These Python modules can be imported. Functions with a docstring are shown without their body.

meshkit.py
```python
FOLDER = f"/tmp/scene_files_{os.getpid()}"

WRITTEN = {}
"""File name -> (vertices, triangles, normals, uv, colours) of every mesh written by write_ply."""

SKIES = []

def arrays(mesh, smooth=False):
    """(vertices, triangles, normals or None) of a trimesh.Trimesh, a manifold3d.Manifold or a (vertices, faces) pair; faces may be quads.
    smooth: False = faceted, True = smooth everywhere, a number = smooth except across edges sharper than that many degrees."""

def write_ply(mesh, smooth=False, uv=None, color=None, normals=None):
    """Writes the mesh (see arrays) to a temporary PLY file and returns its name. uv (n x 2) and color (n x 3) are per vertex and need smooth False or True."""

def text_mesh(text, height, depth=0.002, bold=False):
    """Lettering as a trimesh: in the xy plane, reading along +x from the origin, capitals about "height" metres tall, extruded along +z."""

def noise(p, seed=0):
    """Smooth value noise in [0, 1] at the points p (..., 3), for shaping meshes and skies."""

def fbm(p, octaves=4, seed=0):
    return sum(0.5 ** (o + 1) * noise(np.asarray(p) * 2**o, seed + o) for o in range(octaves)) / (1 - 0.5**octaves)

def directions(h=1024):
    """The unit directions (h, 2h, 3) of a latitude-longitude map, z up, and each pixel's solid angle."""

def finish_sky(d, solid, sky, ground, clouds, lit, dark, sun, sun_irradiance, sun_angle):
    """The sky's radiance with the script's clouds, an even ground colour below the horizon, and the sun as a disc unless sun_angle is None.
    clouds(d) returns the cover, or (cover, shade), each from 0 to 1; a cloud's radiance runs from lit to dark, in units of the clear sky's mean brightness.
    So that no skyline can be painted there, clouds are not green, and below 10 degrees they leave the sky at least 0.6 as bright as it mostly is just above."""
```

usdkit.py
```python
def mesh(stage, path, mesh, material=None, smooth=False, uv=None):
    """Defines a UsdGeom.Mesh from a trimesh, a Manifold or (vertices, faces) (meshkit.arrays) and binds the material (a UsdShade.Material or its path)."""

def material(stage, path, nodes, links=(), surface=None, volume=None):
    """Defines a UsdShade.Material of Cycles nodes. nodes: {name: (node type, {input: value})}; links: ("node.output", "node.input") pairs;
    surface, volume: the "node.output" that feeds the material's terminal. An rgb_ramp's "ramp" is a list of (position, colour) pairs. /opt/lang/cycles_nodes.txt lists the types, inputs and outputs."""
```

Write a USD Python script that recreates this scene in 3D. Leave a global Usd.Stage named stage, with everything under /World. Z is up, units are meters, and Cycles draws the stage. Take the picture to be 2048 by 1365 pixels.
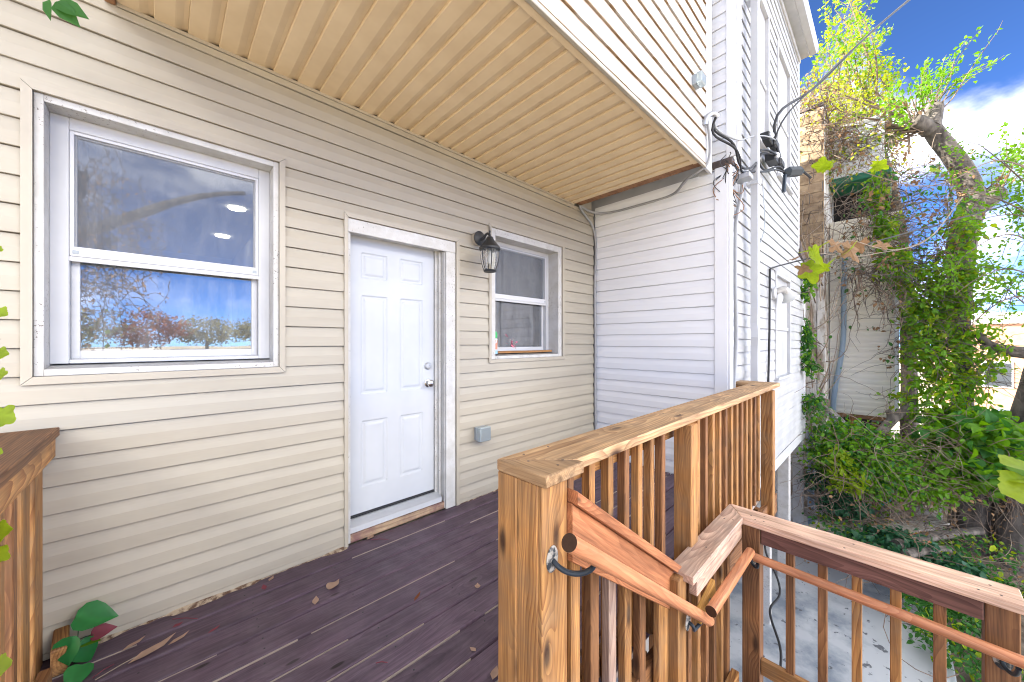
import math, random
import numpy as np, trimesh
import usdkit, meshkit
from pxr import Usd, UsdGeom, UsdLux, UsdShade, Sdf, Gf, Vt
from shapely.geometry import Polygon, box as sbox
from scipy.spatial import ConvexHull

stage = Usd.Stage.CreateInMemory()
UsdGeom.SetStageUpAxis(stage, UsdGeom.Tokens.z)
UsdGeom.SetStageMetersPerUnit(stage, 1.0)
UsdGeom.Xform.Define(stage, '/World')
UsdGeom.Scope.Define(stage, '/World/Looks')
rng = np.random.default_rng(7)
random.seed(7)

# ---------------------------------------------------------------- camera, sky, sun, exposure
EXPOSURE = 2.2
SKY_STRENGTH = 0.10
SUN_INTENSITY = 1.25
SUN_EL, SUN_XY = math.radians(38), (-0.66, 0.75)
CLOUD = (29.0, 27.6, 25.2)
cam = UsdGeom.Camera.Define(stage, '/World/camera')
YAW = math.atan2(753.0, 725.0)                       # angle between the view axis and +X
fw = np.array([math.cos(YAW), math.sin(YAW), 0.0]); rt = np.array([math.sin(YAW), -math.cos(YAW), 0.0])
cm = np.eye(4); cm[0, :3] = rt; cm[1, :3] = (0, 0, 1); cm[2, :3] = -fw; cm[3, :3] = (0, -2.576, 1.40)
cam.AddTransformOp().Set(Gf.Matrix4d(cm.tolist()))
cam.CreateHorizontalApertureAttr(36.0); cam.CreateVerticalApertureAttr(36.0 * 682 / 1024)
cam.CreateFocalLengthAttr(36.0 * 725 / 2048)
cam.CreateVerticalApertureOffsetAttr(36.0 * 1.5 / 2048)
cam.CreateClippingRangeAttr(Gf.Vec2f(0.02, 2000)); cam.CreateExposureAttr(EXPOSURE)

sx, sy = np.array(SUN_XY) / np.hypot(*SUN_XY)
sund = np.array([sx * math.cos(SUN_EL), sy * math.cos(SUN_EL), math.sin(SUN_EL)])
sun = UsdLux.DistantLight.Define(stage, '/World/sun')
sun.CreateIntensityAttr(SUN_INTENSITY); sun.CreateAngleAttr(0.5); sun.CreateNormalizeAttr(True); sun.CreateColorAttr(Gf.Vec3f(1.0, 0.93, 0.82))
zax = sund; xax = np.cross((0, 0, 1.0), zax); xax /= np.linalg.norm(xax); yax = np.cross(zax, xax)
sm = np.eye(4); sm[0, :3], sm[1, :3], sm[2, :3] = xax, yax, zax
sun.AddTransformOp().Set(Gf.Matrix4d(sm.tolist()))
sky = UsdLux.DomeLight.Define(stage, '/World/sky')
skym = usdkit.material(stage, '/World/Looks/sky_air', {
    'sky': ('sky_texture', {'sky_type': 'single_scattering', 'sun_disc': False, 'sun_elevation': SUN_EL, 'sun_rotation': math.atan2(sx, sy), 'altitude': 8000.0, 'aerosol_density': 0.0, 'ozone_density': 10.0}),
    'tc': ('texture_coordinate', {}),
    'cv': ('vector_math', {'math_type': 'multiply', 'vector2': (1.0, 1.0, 1.9)}), 'sep': ('separate_xyz', {}), 'hz': ('map_range', {'range_type': 'smoothstep', 'from_min': -0.02, 'from_max': 0.06, 'clamp': True}), 'mh': ('math', {'math_type': 'multiply'}),
    'off': ('vector_math', {'math_type': 'add', 'vector2': (10.0, 0.2, 6.7)}),
    'n': ('noise_texture', {'scale': 2.3, 'detail': 8.0, 'roughness': 0.52, 'distortion': 0.15}),
    'm': ('map_range', {'range_type': 'smoothstep', 'from_min': 0.43, 'from_max': 0.80, 'to_min': 0.0, 'to_max': 1.0, 'clamp': True}),
    'n2': ('noise_texture', {'scale': 5.5, 'detail': 5.0}),
    'cr': ('rgb_ramp', {'ramp': [(0.3, tuple(c * 0.72 for c in CLOUD)), (0.65, CLOUD)]}),
    'mx': ('mix_color', {}), 'bg': ('background_shader', {'strength': SKY_STRENGTH}), },
    [('tc.generated', 'cv.vector1'), ('tc.generated', 'sep.vector'), ('sep.z', 'hz.value'), ('cv.vector', 'off.vector1'), ('off.vector', 'n.vector'), ('off.vector', 'n2.vector'),
     ('n.fac', 'm.value'), ('m.result', 'mh.value1'), ('hz.result', 'mh.value2'), ('mh.value', 'mx.fac'), ('sky.color', 'mx.a'), ('n2.fac', 'cr.fac'), ('cr.color', 'mx.b'), ('mx.result', 'bg.color')], surface='bg.background')
UsdShade.MaterialBindingAPI.Apply(sky.GetPrim()).Bind(skym)
sky.GetPrim().SetCustomDataByKey('kind', 'structure')

# ---------------------------------------------------------------- helpers
COUNT, ORG = {}, {'/World': np.eye(4)}

def uniq(parent, name):
    n = COUNT.get((parent, name), 0); COUNT[(parent, name)] = n + 1
    return f'{parent}/{name}' + (f'_{n:03d}' if n else '')

def mark(path, label=None, cat=None, group=None, kind=None):
    p = stage.GetPrimAtPath(path)
    for k, t in (('label', label), ('category', cat), ('group', group), ('kind', kind)):
        if t: p.SetCustomDataByKey(k, t)

def thing(name, label, cat, loc=(0, 0, 0), group=None, kind=None):
    path = uniq('/World', name); x = UsdGeom.Xform.Define(stage, path)
    x.AddTranslateOp().Set(Gf.Vec3d(*map(float, loc)))
    M = np.eye(4); M[:3, 3] = loc; ORG[path] = M
    mark(path, label, cat, group, kind)
    return path

def vf(mesh):
    v, f, _ = meshkit.arrays(mesh); return np.asarray(v, float), np.asarray(f)

def part(parent, name, mesh, mat, smooth=False, label=None, kind=None):
    """A mesh given in world coordinates, under its parent."""
    path = uniq(parent, name); v, f = vf(mesh)
    I = np.linalg.inv(ORG[parent]); v = v @ I[:3, :3].T + I[:3, 3]
    usdkit.mesh(stage, path, (v, f), M_(mat), smooth=smooth)
    ORG[path] = ORG[parent]; mark(path, label, None, None, kind)
    return path

def solo(name, mesh, mat, label, cat, group=None, kind=None, smooth=False):
    """A thing that is one mesh, its origin at its base."""
    v, f = vf(mesh); loc = np.array([v[:, 0].mean(), v[:, 1].mean(), v[:, 2].min()])
    path = uniq('/World', name)
    m = usdkit.mesh(stage, path, (v - loc, f), M_(mat), smooth=smooth); m.AddTranslateOp().Set(Gf.Vec3d(*loc))
    M = np.eye(4); M[:3, 3] = loc; ORG[path] = M; mark(path, label, cat, group, kind)
    return path

def cat_(*ms):
    vs, fs, n = [], [], 0
    for m in ms:
        if m is None: continue
        v, f = vf(m); vs.append(v); fs.append(f + n); n += len(v)
    return np.vstack(vs), np.vstack(fs)

_cb = {}
def cbox(L, W, H, c=0.003):
    """Box centred on the origin with chamfered edges."""
    P = []
    for sx_ in (-1, 1):
        for sy_ in (-1, 1):
            for sz_ in (-1, 1):
                for k in range(3):
                    q = [sx_, sy_, sz_, k]; P.append(q)
    P = np.array(P, float); h = np.array([L, W, H]) / 2
    v = P[:, :3] * h
    for i in range(len(v)):
        for k in range(3):
            if k != P[i, 3]: v[i, k] -= P[i, k] * min(c, h.min() * 0.6)
    if 'f' not in _cb:
        t = P[:, :3] * 1.0
        for i in range(len(t)):
            for k in range(3):
                if k != P[i, 3]: t[i, k] -= P[i, k] * 0.2
        hull = ConvexHull(t); f = hull.simplices.copy(); n = hull.equations[:, :3]
        for i, (a, b, d) in enumerate(f):
            if np.dot(np.cross(t[b] - t[a], t[d] - t[a]), n[i]) < 0: f[i] = (a, d, b)
        _cb['f'] = f
    return v, _cb['f']

def box(x0, x1, y0, y1, z0, z1, c=0.0):
    v, f = cbox(x1 - x0, y1 - y0, z1 - z0, c) if c else vf(trimesh.creation.box((x1 - x0, y1 - y0, z1 - z0)))
    return v + np.array([(x0 + x1) / 2, (y0 + y1) / 2, (z0 + z1) / 2]), f

def board(parent, name, p0, p1, wdir, w, t, mat, c=0.003, label=None, mesh=None):
    """A timber from p0 to p1 (axis), w along wdir, t across: local x runs with the grain."""
    p0, p1 = np.array(p0, float), np.array(p1, float)
    u = p1 - p0; L = np.linalg.norm(u); u /= L
    wd = np.array(wdir, float); wd -= u * wd.dot(u); wd /= np.linalg.norm(wd); n = np.cross(u, wd)
    M = np.eye(4); M[:3, 0], M[:3, 1], M[:3, 2], M[:3, 3] = u, wd, n, (p0 + p1) / 2
    R = np.linalg.inv(ORG[parent]) @ M
    path = uniq(parent, name)
    m = usdkit.mesh(stage, path, cbox(L, w, t, c) if mesh is None else mesh(L), M_(mat), smooth=False if mesh is None else 40)
    m.AddTransformOp().Set(Gf.Matrix4d(R.T.tolist())); ORG[path] = M; mark(path, label)
    return path

def tube(pts, r, sides=8, cap=True, r1=None):
    pts = np.asarray(pts, float); n = len(pts)
    rr = np.linspace(r, r1 if r1 is not None else r, n) if np.ndim(r) == 0 else np.asarray(r, float)
    t = np.gradient(pts, axis=0); t /= np.maximum(np.linalg.norm(t, axis=1, keepdims=True), 1e-9)
    ref = np.array([0.0, 0, 1]) if abs(t[0][2]) < 0.9 else np.array([1.0, 0, 0])
    a = np.cross(t[0], ref); a /= np.linalg.norm(a); A = [a]
    for i in range(1, n):
        a = A[-1] - t[i] * A[-1].dot(t[i]); A.append(a / max(np.linalg.norm(a), 1e-9))
    A = np.array(A); B = np.cross(t, A)
    th = np.arange(sides) / sides * 2 * np.pi
    v = pts[:, None] + rr[:, None, None] * (np.cos(th)[None, :, None] * A[:, None] + np.sin(th)[None, :, None] * B[:, None])
    v = v.reshape(-1, 3); f = []
    i, j = np.meshgrid(np.arange(n - 1), np.arange(sides), indexing='ij'); i, j = i.ravel(), j.ravel(); k = (j + 1) % sides
    q = np.stack([i * sides + j, i * sides + k, (i + 1) * sides + k, (i + 1) * sides + j], 1)
    f = np.vstack([q[:, [0, 2, 1]], q[:, [0, 3, 2]]])[:, ::1]
    f = f[:, [0, 2, 1]]
    if cap:
        v = np.vstack([v, pts[:1], pts[-1:]]); c0, c1 = len(v) - 2, len(v) - 1; j = np.arange(sides); k = (j + 1) % sides
        f = np.vstack([f, np.stack([np.full(sides, c0), k, j], 1), np.stack([np.full(sides, c1), (n - 1) * sides + j, (n - 1) * sides + k], 1)])
    return v, f

def spline(pts, n=24):
    from scipy.interpolate import CubicSpline
    pts = np.asarray(pts, float); d = np.r_[0, np.cumsum(np.linalg.norm(np.diff(pts, axis=0), axis=1))]
    return CubicSpline(d, pts)(np.linspace(0, d[-1], n)) if len(pts) > 2 else np.linspace(pts[0], pts[-1], n)

def lathe(prof, center, axis=(0, 0, 1), n=24):
    """Revolve (radius, height) pairs about an axis through center."""
    prof = np.asarray(prof, float); m = len(prof); ax = np.array(axis, float); ax /= np.linalg.norm(ax)
    ref = np.array([0.0, 0, 1]) if abs(ax[2]) < 0.9 else np.array([1.0, 0, 0])
    a = np.cross(ref, ax); a /= np.linalg.norm(a); b = np.cross(ax, a); th = np.arange(n) / n * 2 * np.pi
    v = np.array(center) + prof[:, 1][:, None, None] * ax + prof[:, 0][:, None, None] * (np.cos(th)[None, :, None] * a + np.sin(th)[None, :, None] * b)
    v = v.reshape(-1, 3); i, j = np.meshgrid(np.arange(m - 1), np.arange(n), indexing='ij'); i, j = i.ravel(), j.ravel(); k = (j + 1) % n
    q = np.stack([i * n + j, i * n + k, (i + 1) * n + k, (i + 1) * n + j], 1)
    return v, np.vstack([q[:, [0, 1, 2]], q[:, [0, 2, 3]]])

def loft(prof, s0, s1, step=0.35, wob=0.0, seed=0):
    """Extrude a closed (n, z) polygon along s; returns points (s, n, z) and faces. wob bows it a little."""
    prof = np.asarray(prof, float); m = len(prof); ns = max(2, int((s1 - s0) / step) + 2) if wob else 2
    S = np.linspace(s0, s1, ns); v = np.zeros((ns, m, 3)); v[:, :, 0] = S[:, None]; v[:, :, 1] = prof[None, :, 0]; v[:, :, 2] = prof[None, :, 1]
    if wob:
        w = (meshkit.noise(np.stack([S * 1.7, S * 0 + seed * 3.1, S * 0], 1)) - 0.5) * 2 * wob
        v[:, :, 2] += w[:, None]; v[:, :, 1] += np.abs((meshkit.noise(np.stack([S * 2.1, S * 0 + seed * 7.7, S * 0 + 5], 1)) - 0.5)[:, None]) * wob
    v = v.reshape(-1, 3); i, j = np.meshgrid(np.arange(ns - 1), np.arange(m), indexing='ij'); i, j = i.ravel(), j.ravel(); k = (j + 1) % m
    q = np.stack([i * m + j, i * m + k, (i + 1) * m + k, (i + 1) * m + j], 1); f = [q[:, [0, 1, 2]], q[:, [0, 2, 3]]]
    pv, pf = trimesh.creation.triangulate_polygon(Polygon(prof), engine='earcut')
    if len(pv) == m:
        idx = np.array([int(np.argmin(((prof - p) ** 2).sum(1))) for p in pv]); pf = idx[pf]
        f += [pf[:, ::-1], pf + (ns - 1) * m]
    return v, np.vstack(f)

def lap(e, out=0.0):
    """Profile of a Dutch lap siding board of exposure e: (n, z)."""
    return [(-0.004, -0.007), (0.003, -0.007), (0.005, 0.0), (0.0160, 0.0), (0.0172, 0.002), (0.0172, 0.50 * e), (0.0155, 0.55 * e), (0.0095, 0.74 * e), (0.0068, 0.85 * e), (0.0050, e - 0.0035), (-0.004, e - 0.0075)]

def siding(parent, name, place, s0, s1, z0, z1, e, mat, holes=(), zref=None, wob=0.0012, joints=(), flip=False, labels=None, prof=None, gap=0.0):
    """Rows of lap boards between s0..s1, z0..z1, interrupted by holes (s0, s1, z0, z1); every board one mesh."""
    prof = prof or lap; zref = z0 if zref is None else zref
    r = int(math.floor((z0 - zref) / e + 1e-6)); k = 0
    while zref + r * e < z1 - 0.004:
        zb, zt = zref + r * e, zref + (r + 1) * e
        cuts = sorted({s0, s1} | {c for h in holes for c in h[:2] if s0 < c < s1} | {j[0] for j in joints if j[1] == r})
        run = []
        def flush():
            if run:
                v, f = cat_(*run); w = place(v)
                part(parent, name, (w, f[:, ::-1] if flip else f), mat)
                run.clear()
        for a, b in zip(cuts[:-1], cuts[1:]):
            lo, hi = max(zb, z0), min(zt, z1); bands = [(lo, hi)]
            for h in holes:
                if h[0] < (a + b) / 2 < h[1]:
                    nb = []
                    for l, u in bands:
                        if h[3] <= l or h[2] >= u: nb.append((l, u)); continue
                        if h[2] > l + 0.004: nb.append((l, h[2]))
                        if h[3] < u - 0.004: nb.append((h[3], u))
                    bands = nb
            if not bands: flush(); continue
            if len(bands) > 1: flush()
            for bi, (l, u) in enumerate(bands):
                if bi: flush()
                P = Polygon(prof(e)).intersection(sbox(-1, l - zb, 1, u - zb))
                if P.is_empty or P.geom_type != 'Polygon': continue
                pr = np.array(P.exterior.coords)[:-1]
                if Polygon(pr).exterior.is_ccw is False: pr = pr[::-1]
                pr = pr + np.array([0, zb]); g = gap if any(abs(b - j[0]) < 1e-9 and j[1] == r for j in joints) else 0
                run.append(loft(pr, a, b - g, wob=wob, seed=r + 31 * len(name)))
            if len(bands) > 1 or any(abs(b - j[0]) < 1e-9 and j[1] == r for j in joints): flush()
        flush()
        r += 1; k += 1

# place(v): (s, n, z) -> world
def on_back(y): return lambda v: np.stack([v[:, 0], y - v[:, 1], v[:, 2]], 1)            # wall facing -Y, s = X
def on_side(x): return lambda v: np.stack([x - v[:, 1], v[:, 0], v[:, 2]], 1)            # wall facing -X, s = Y

def wall_with_holes(x0, x1, z0, z1, y0, y1, holes):
    P = sbox(x0, z0, x1, z1)
    for h in holes: P = P.difference(sbox(h[0], h[2], h[1], h[3]))
    m = trimesh.creation.extrude_polygon(P, y1 - y0, engine='earcut'); v = np.array(m.vertices)
    return np.stack([v[:, 0], y1 - v[:, 2], v[:, 1]], 1), np.array(m.faces)
# ---------------------------------------------------------------- materials
MATS = {}
def M_(name):
    if name not in MATS: raise KeyError(name)
    return MATS[name]
def mk(name, nodes, links, surface='p.BSDF'):
    MATS[name] = usdkit.material(stage, f'/World/Looks/{name}', nodes, links, surface=surface)
def plain(name, col, rough=0.5, metal=0.0, **kw):
    mk(name, {'p': ('principled_bsdf', {'base_color': col, 'roughness': rough, 'metallic': metal, **kw})}, [])
def grainy(name, c0, c1, scale=6.0, rough=0.6, bump=0.0, bscale=60.0, speck=None, detail=6.0, stretch=(1, 1, 1), lo=0.35, hi=0.65, spec=0.5, coords='position', speck_scale=90.0, speck_at=0.73, metal=0.0, rnd=0.0):
    """Two colours mixed by noise; optional dark specks and fine relief."""
    n = {'g': ('geometry', {}), 'mp': ('mapping', {'scale': stretch}), 'n': ('noise_texture', {'scale': scale, 'detail': detail, 'roughness': 0.6}),
         'r': ('rgb_ramp', {'ramp': [(lo, c0), (hi, c1)]}), 'p': ('principled_bsdf', {'roughness': rough, 'specular_ior_level': spec, 'metallic': metal})}
    l = [('g.position', 'mp.vector'), ('mp.vector', 'n.vector'), ('n.fac', 'r.fac')]
    col = 'r.color'
    if speck:
        n['sn'] = ('noise_texture', {'scale': speck_scale, 'detail': 3.0, 'roughness': 0.7}); n['sm'] = ('noise_texture', {'scale': 3.0, 'detail': 2.0})
        n['sa'] = ('math', {'math_type': 'multiply_add', 'value2': 0.35, 'value3': -0.17}); n['sb'] = ('math', {'math_type': 'add'})
        n['sr'] = ('map_range', {'from_min': speck_at, 'from_max': speck_at + 0.05, 'clamp': True}); n['sx'] = ('mix_color', {'b': speck})
        l += [('g.position', 'sn.vector'), ('g.position', 'sm.vector'), ('sm.fac', 'sa.value1'), ('sn.fac', 'sb.value1'), ('sa.value', 'sb.value2'), ('sb.value', 'sr.value'), ('sr.result', 'sx.fac'), (col, 'sx.a')]; col = 'sx.result'
    if rnd:
        n['oi'] = ('object_info', {}); n['om'] = ('map_range', {'to_min': 1 - rnd, 'to_max': 1 + rnd}); n['hv'] = ('hsv', {})
        l += [('oi.random', 'om.value'), ('om.result', 'hv.value'), (col, 'hv.color')]; col = 'hv.color'
    l.append((col, 'p.base_color'))
    if bump:
        n['bn'] = ('noise_texture', {'scale': bscale, 'detail': 4.0}); n['b'] = ('bump', {'strength': bump, 'distance': 0.004})
        l += [('mp.vector', 'bn.vector'), ('bn.fac', 'b.height'), ('b.normal', 'p.normal')]
    mk(name, n, l)

def wood(name, early, late, knot=(0.05, 0.022, 0.01), rough=0.62, freq=135.0, tint=0.22, weather=None, wamt=0.0, knots=0.19, fine=0.35, contrast=(0.35, 0.92), grey=0.25):
    """Sawn timber: growth rings about an axis that differs from board to board, knots, fibres."""
    n = {'tc': ('texture_coordinate', {}), 'oi': ('object_info', {}), 'wn': ('white_noise_texture', {'dimensions': '1D'}), 'w2': ('vector_math', {'math_type': 'multiply', 'vector2': (7.0, 0.16, 0.05)}),
         'w3': ('vector_math', {'math_type': 'add', 'vector2': (-3.5, -0.08, 0.045)}), 'pos': ('vector_math', {'math_type': 'add'}),
         'lo': ('vector_math', {'math_type': 'multiply', 'vector2': (1.1, 5.0, 5.0)}), 'n1': ('noise_texture', {'scale': 1.0, 'detail': 3.0, 'roughness': 0.55}),
         'kv': ('vector_math', {'math_type': 'multiply', 'vector2': (2.6, 8.0, 8.0)}), 'vo': ('voronoi_texture', {'scale': 1.0, 'randomness': 1.0}),
         'kb': ('map_range', {'range_type': 'smoothstep', 'from_min': 0.0, 'from_max': 0.45, 'to_min': 1.0, 'to_max': 0.0, 'clamp': True}),
         'flat': ('vector_math', {'math_type': 'multiply', 'vector2': (0.05, 1.0, 1.0)}), 'len': ('vector_math', {'math_type': 'length'}),
         'a1': ('math', {'math_type': 'multiply_add', 'value2': 0.034}), 'a2': ('math', {'math_type': 'multiply_add', 'value2': 0.022}),
         'rg': ('math', {'math_type': 'multiply', 'value2': freq}), 'fr': ('math', {'math_type': 'fraction'}),
         'rr': ('rgb_ramp', {'ramp': [(0.0, early), (contrast[0], tuple(0.8 * e + 0.2 * l_ for e, l_ in zip(early, late))), (contrast[1], late), (0.985, late), (1.0, early)]}),
         'sv': ('vector_math', {'math_type': 'multiply', 'vector2': (2.2, 55.0, 55.0)}), 'sn': ('noise_texture', {'scale': 1.0, 'detail': 4.0, 'roughness': 0.6}), 'sm': ('map_range', {'from_min': 0.42, 'from_max': 0.70, 'to_min': 0.0, 'to_max': 0.7, 'clamp': True}), 'sx': ('mix_color', {'b': tuple(0.6 * l_ for l_ in late)}),
         'av': ('vector_math', {'math_type': 'multiply', 'vector2': (0.9, 9.0, 9.0)}), 'an': ('noise_texture', {'scale': 1.0, 'detail': 2.0}), 'ar': ('map_range', {'from_min': 0.3, 'from_max': 0.7, 'to_min': 0.2, 'to_max': 0.95, 'clamp': True}), 'rx': ('mix_color', {'a': tuple(0.72 * e + 0.28 * l_ for e, l_ in zip(early, late))}),
         'fv': ('vector_math', {'math_type': 'multiply', 'vector2': (9.0, 420.0, 420.0)}), 'fn': ('noise_texture', {'scale': 1.0, 'detail': 2.0}), 'fm': ('map_range', {'to_min': 1.0 - fine, 'to_max': 1.0 + fine}),
         'hv': ('hsv', {}), 'om': ('map_range', {'to_min': 1.0 - tint, 'to_max': 1.0 + tint}), 'vm': ('math', {'math_type': 'multiply'}),
         'bl': ('noise_texture', {'scale': 3.5, 'detail': 4.0}), 'bm': ('map_range', {'from_min': 0.3, 'from_max': 0.7, 'to_min': 0.72, 'to_max': 1.18, 'clamp': True}), 'vm2': ('math', {'math_type': 'multiply'}),
         'kk': ('map_range', {'range_type': 'smoothstep', 'from_min': 0.05, 'from_max': knots, 'to_min': 1.0, 'to_max': 0.0, 'clamp': True}), 'km': ('mix_color', {'b': knot}),
         'b': ('bump', {'strength': 0.35, 'distance': 0.0015}), 'p': ('principled_bsdf', {'roughness': rough, 'specular_ior_level': 0.35})}
    l = [('oi.random', 'wn.w'), ('wn.color', 'w2.vector1'), ('w2.vector', 'w3.vector1'), ('tc.object', 'pos.vector1'), ('w3.vector', 'pos.vector2'),
         ('pos.vector', 'lo.vector1'), ('lo.vector', 'n1.vector'), ('pos.vector', 'kv.vector1'), ('kv.vector', 'vo.vector'), ('vo.distance', 'kb.value'), ('vo.distance', 'kk.value'),
         ('pos.vector', 'flat.vector1'), ('flat.vector', 'len.vector1'), ('n1.fac', 'a1.value1'), ('len.value', 'a1.value3'), ('kb.result', 'a2.value1'), ('a1.value', 'a2.value3'),
         ('a2.value', 'rg.value1'), ('rg.value', 'fr.value1'), ('fr.value', 'rr.fac'), ('pos.vector', 'fv.vector1'), ('fv.vector', 'fn.vector'), ('fn.fac', 'fm.value'),
         ('oi.random', 'om.value'), ('fm.result', 'vm.value1'), ('om.result', 'vm.value2'), ('lo.vector', 'bl.vector'), ('bl.fac', 'bm.value'), ('vm.value', 'vm2.value1'), ('bm.result', 'vm2.value2'),
         ('pos.vector', 'sv.vector1'), ('sv.vector', 'sn.vector'), ('sn.fac', 'sm.value'), ('pos.vector', 'av.vector1'), ('av.vector', 'an.vector'), ('an.fac', 'ar.value'), ('rr.color', 'rx.b'), ('ar.result', 'rx.fac'), ('rx.result', 'sx.a'), ('sm.result', 'sx.fac'), ('sx.result', 'km.a'), ('kk.result', 'km.fac'), ('km.result', 'hv.color'), ('vm2.value', 'hv.value'), ('fr.value', 'b.height'), ('b.normal', 'p.normal')]
    col = 'hv.color'
    if weather:
        n['wx'] = ('mix_color', {'b': weather}); n['wz'] = ('noise_texture', {'scale': 7.0, 'detail': 6.0, 'roughness': 0.65}); n['wr'] = ('map_range', {'from_min': 0.45, 'from_max': 0.72, 'to_max': wamt, 'clamp': True})
        l += [('tc.object', 'wz.vector'), ('wz.fac', 'wr.value'), ('wr.result', 'wx.fac'), (col, 'wx.a')]; col = 'wx.result'
    l.append((col, 'p.base_color'))
    mk(name, n, l)

wood('golden_timber', (0.53, 0.275, 0.092), (0.235, 0.092, 0.03), weather=(0.24, 0.16, 0.09), wamt=0.5)
wood('brown_timber', (0.31, 0.15, 0.06), (0.13, 0.05, 0.02), weather=(0.10, 0.06, 0.035), wamt=0.4)
wood('red_timber', (0.56, 0.24, 0.105), (0.32, 0.105, 0.042), tint=0.1, knots=0.1)
wood('bleached_timber', (0.62, 0.44, 0.32), (0.33, 0.20, 0.15), weather=(0.33, 0.26, 0.22), wamt=0.5)
wood('pink_timber', (0.80, 0.57, 0.43), (0.58, 0.34, 0.22), tint=0.08, knots=0.1, contrast=(0.4, 0.95))
wood('dark_timber', (0.22, 0.105, 0.08), (0.11, 0.048, 0.036), tint=0.15)
wood('rail_cap_timber', (0.60, 0.39, 0.20), (0.28, 0.145, 0.065), weather=(0.30, 0.21, 0.13), wamt=0.5, freq=110)
wood('round_rail_timber', (0.60, 0.27, 0.13), (0.46, 0.17, 0.075), tint=0.08, knots=0.06, rough=0.42, fine=0.2)
wood('round_rail_end', (0.17, 0.055, 0.034), (0.10, 0.03, 0.02), knots=0.03, rough=0.5)
wood('deck_stain', (0.128, 0.084, 0.116), (0.088, 0.056, 0.080), knot=(0.02, 0.012, 0.013), rough=0.5, tint=0.16, knots=0.1, weather=(0.22, 0.175, 0.205), wamt=0.28)
wood('bare_sill_timber', (0.42, 0.31, 0.2), (0.24, 0.15, 0.09), weather=(0.14, 0.06, 0.075), wamt=0.9)
wood('grey_timber', (0.36, 0.33, 0.29), (0.19, 0.165, 0.14), weather=(0.5, 0.49, 0.46), wamt=0.7)
wood('yellow_block', (0.60, 0.34, 0.085), (0.44, 0.2, 0.04), knots=0.05)
plain('gap_filler', (0.34, 0.28, 0.24), 0.8)
grainy('tan_vinyl', (0.318, 0.286, 0.228), (0.375, 0.342, 0.275), scale=2.2, rough=0.48, bump=0.12, bscale=55, stretch=(0.25, 1, 1.5), speck=(0.14, 0.11, 0.08), speck_scale=60, speck_at=0.80)
grainy('tan_trim', (0.345, 0.31, 0.25), (0.375, 0.34, 0.275), scale=3, rough=0.45)
grainy('soffit_vinyl', (0.61, 0.475, 0.30), (0.67, 0.535, 0.35), scale=5, rough=0.6, bump=0.06, bscale=140)
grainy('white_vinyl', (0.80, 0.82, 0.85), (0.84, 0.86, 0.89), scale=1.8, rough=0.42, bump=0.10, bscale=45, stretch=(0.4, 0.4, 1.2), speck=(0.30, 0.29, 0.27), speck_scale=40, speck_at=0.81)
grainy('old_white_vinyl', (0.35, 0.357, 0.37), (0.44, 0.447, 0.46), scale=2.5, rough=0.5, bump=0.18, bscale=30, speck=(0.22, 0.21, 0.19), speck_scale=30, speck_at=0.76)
grainy('peeling_white', (0.42, 0.41, 0.385), (0.51, 0.51, 0.50), scale=9, rough=0.55, bump=0.25, bscale=70, speck=(0.12, 0.10, 0.085), speck_scale=75, speck_at=0.655)
grainy('white_pvc', (0.455, 0.465, 0.48), (0.50, 0.51, 0.525), scale=4, rough=0.35)
grainy('door_paint', (0.415, 0.435, 0.465), (0.45, 0.47, 0.495), scale=3, rough=0.36, bump=0.05, bscale=90)
plain('screen_frame', (0.52, 0.53, 0.56), 0.45)
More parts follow.
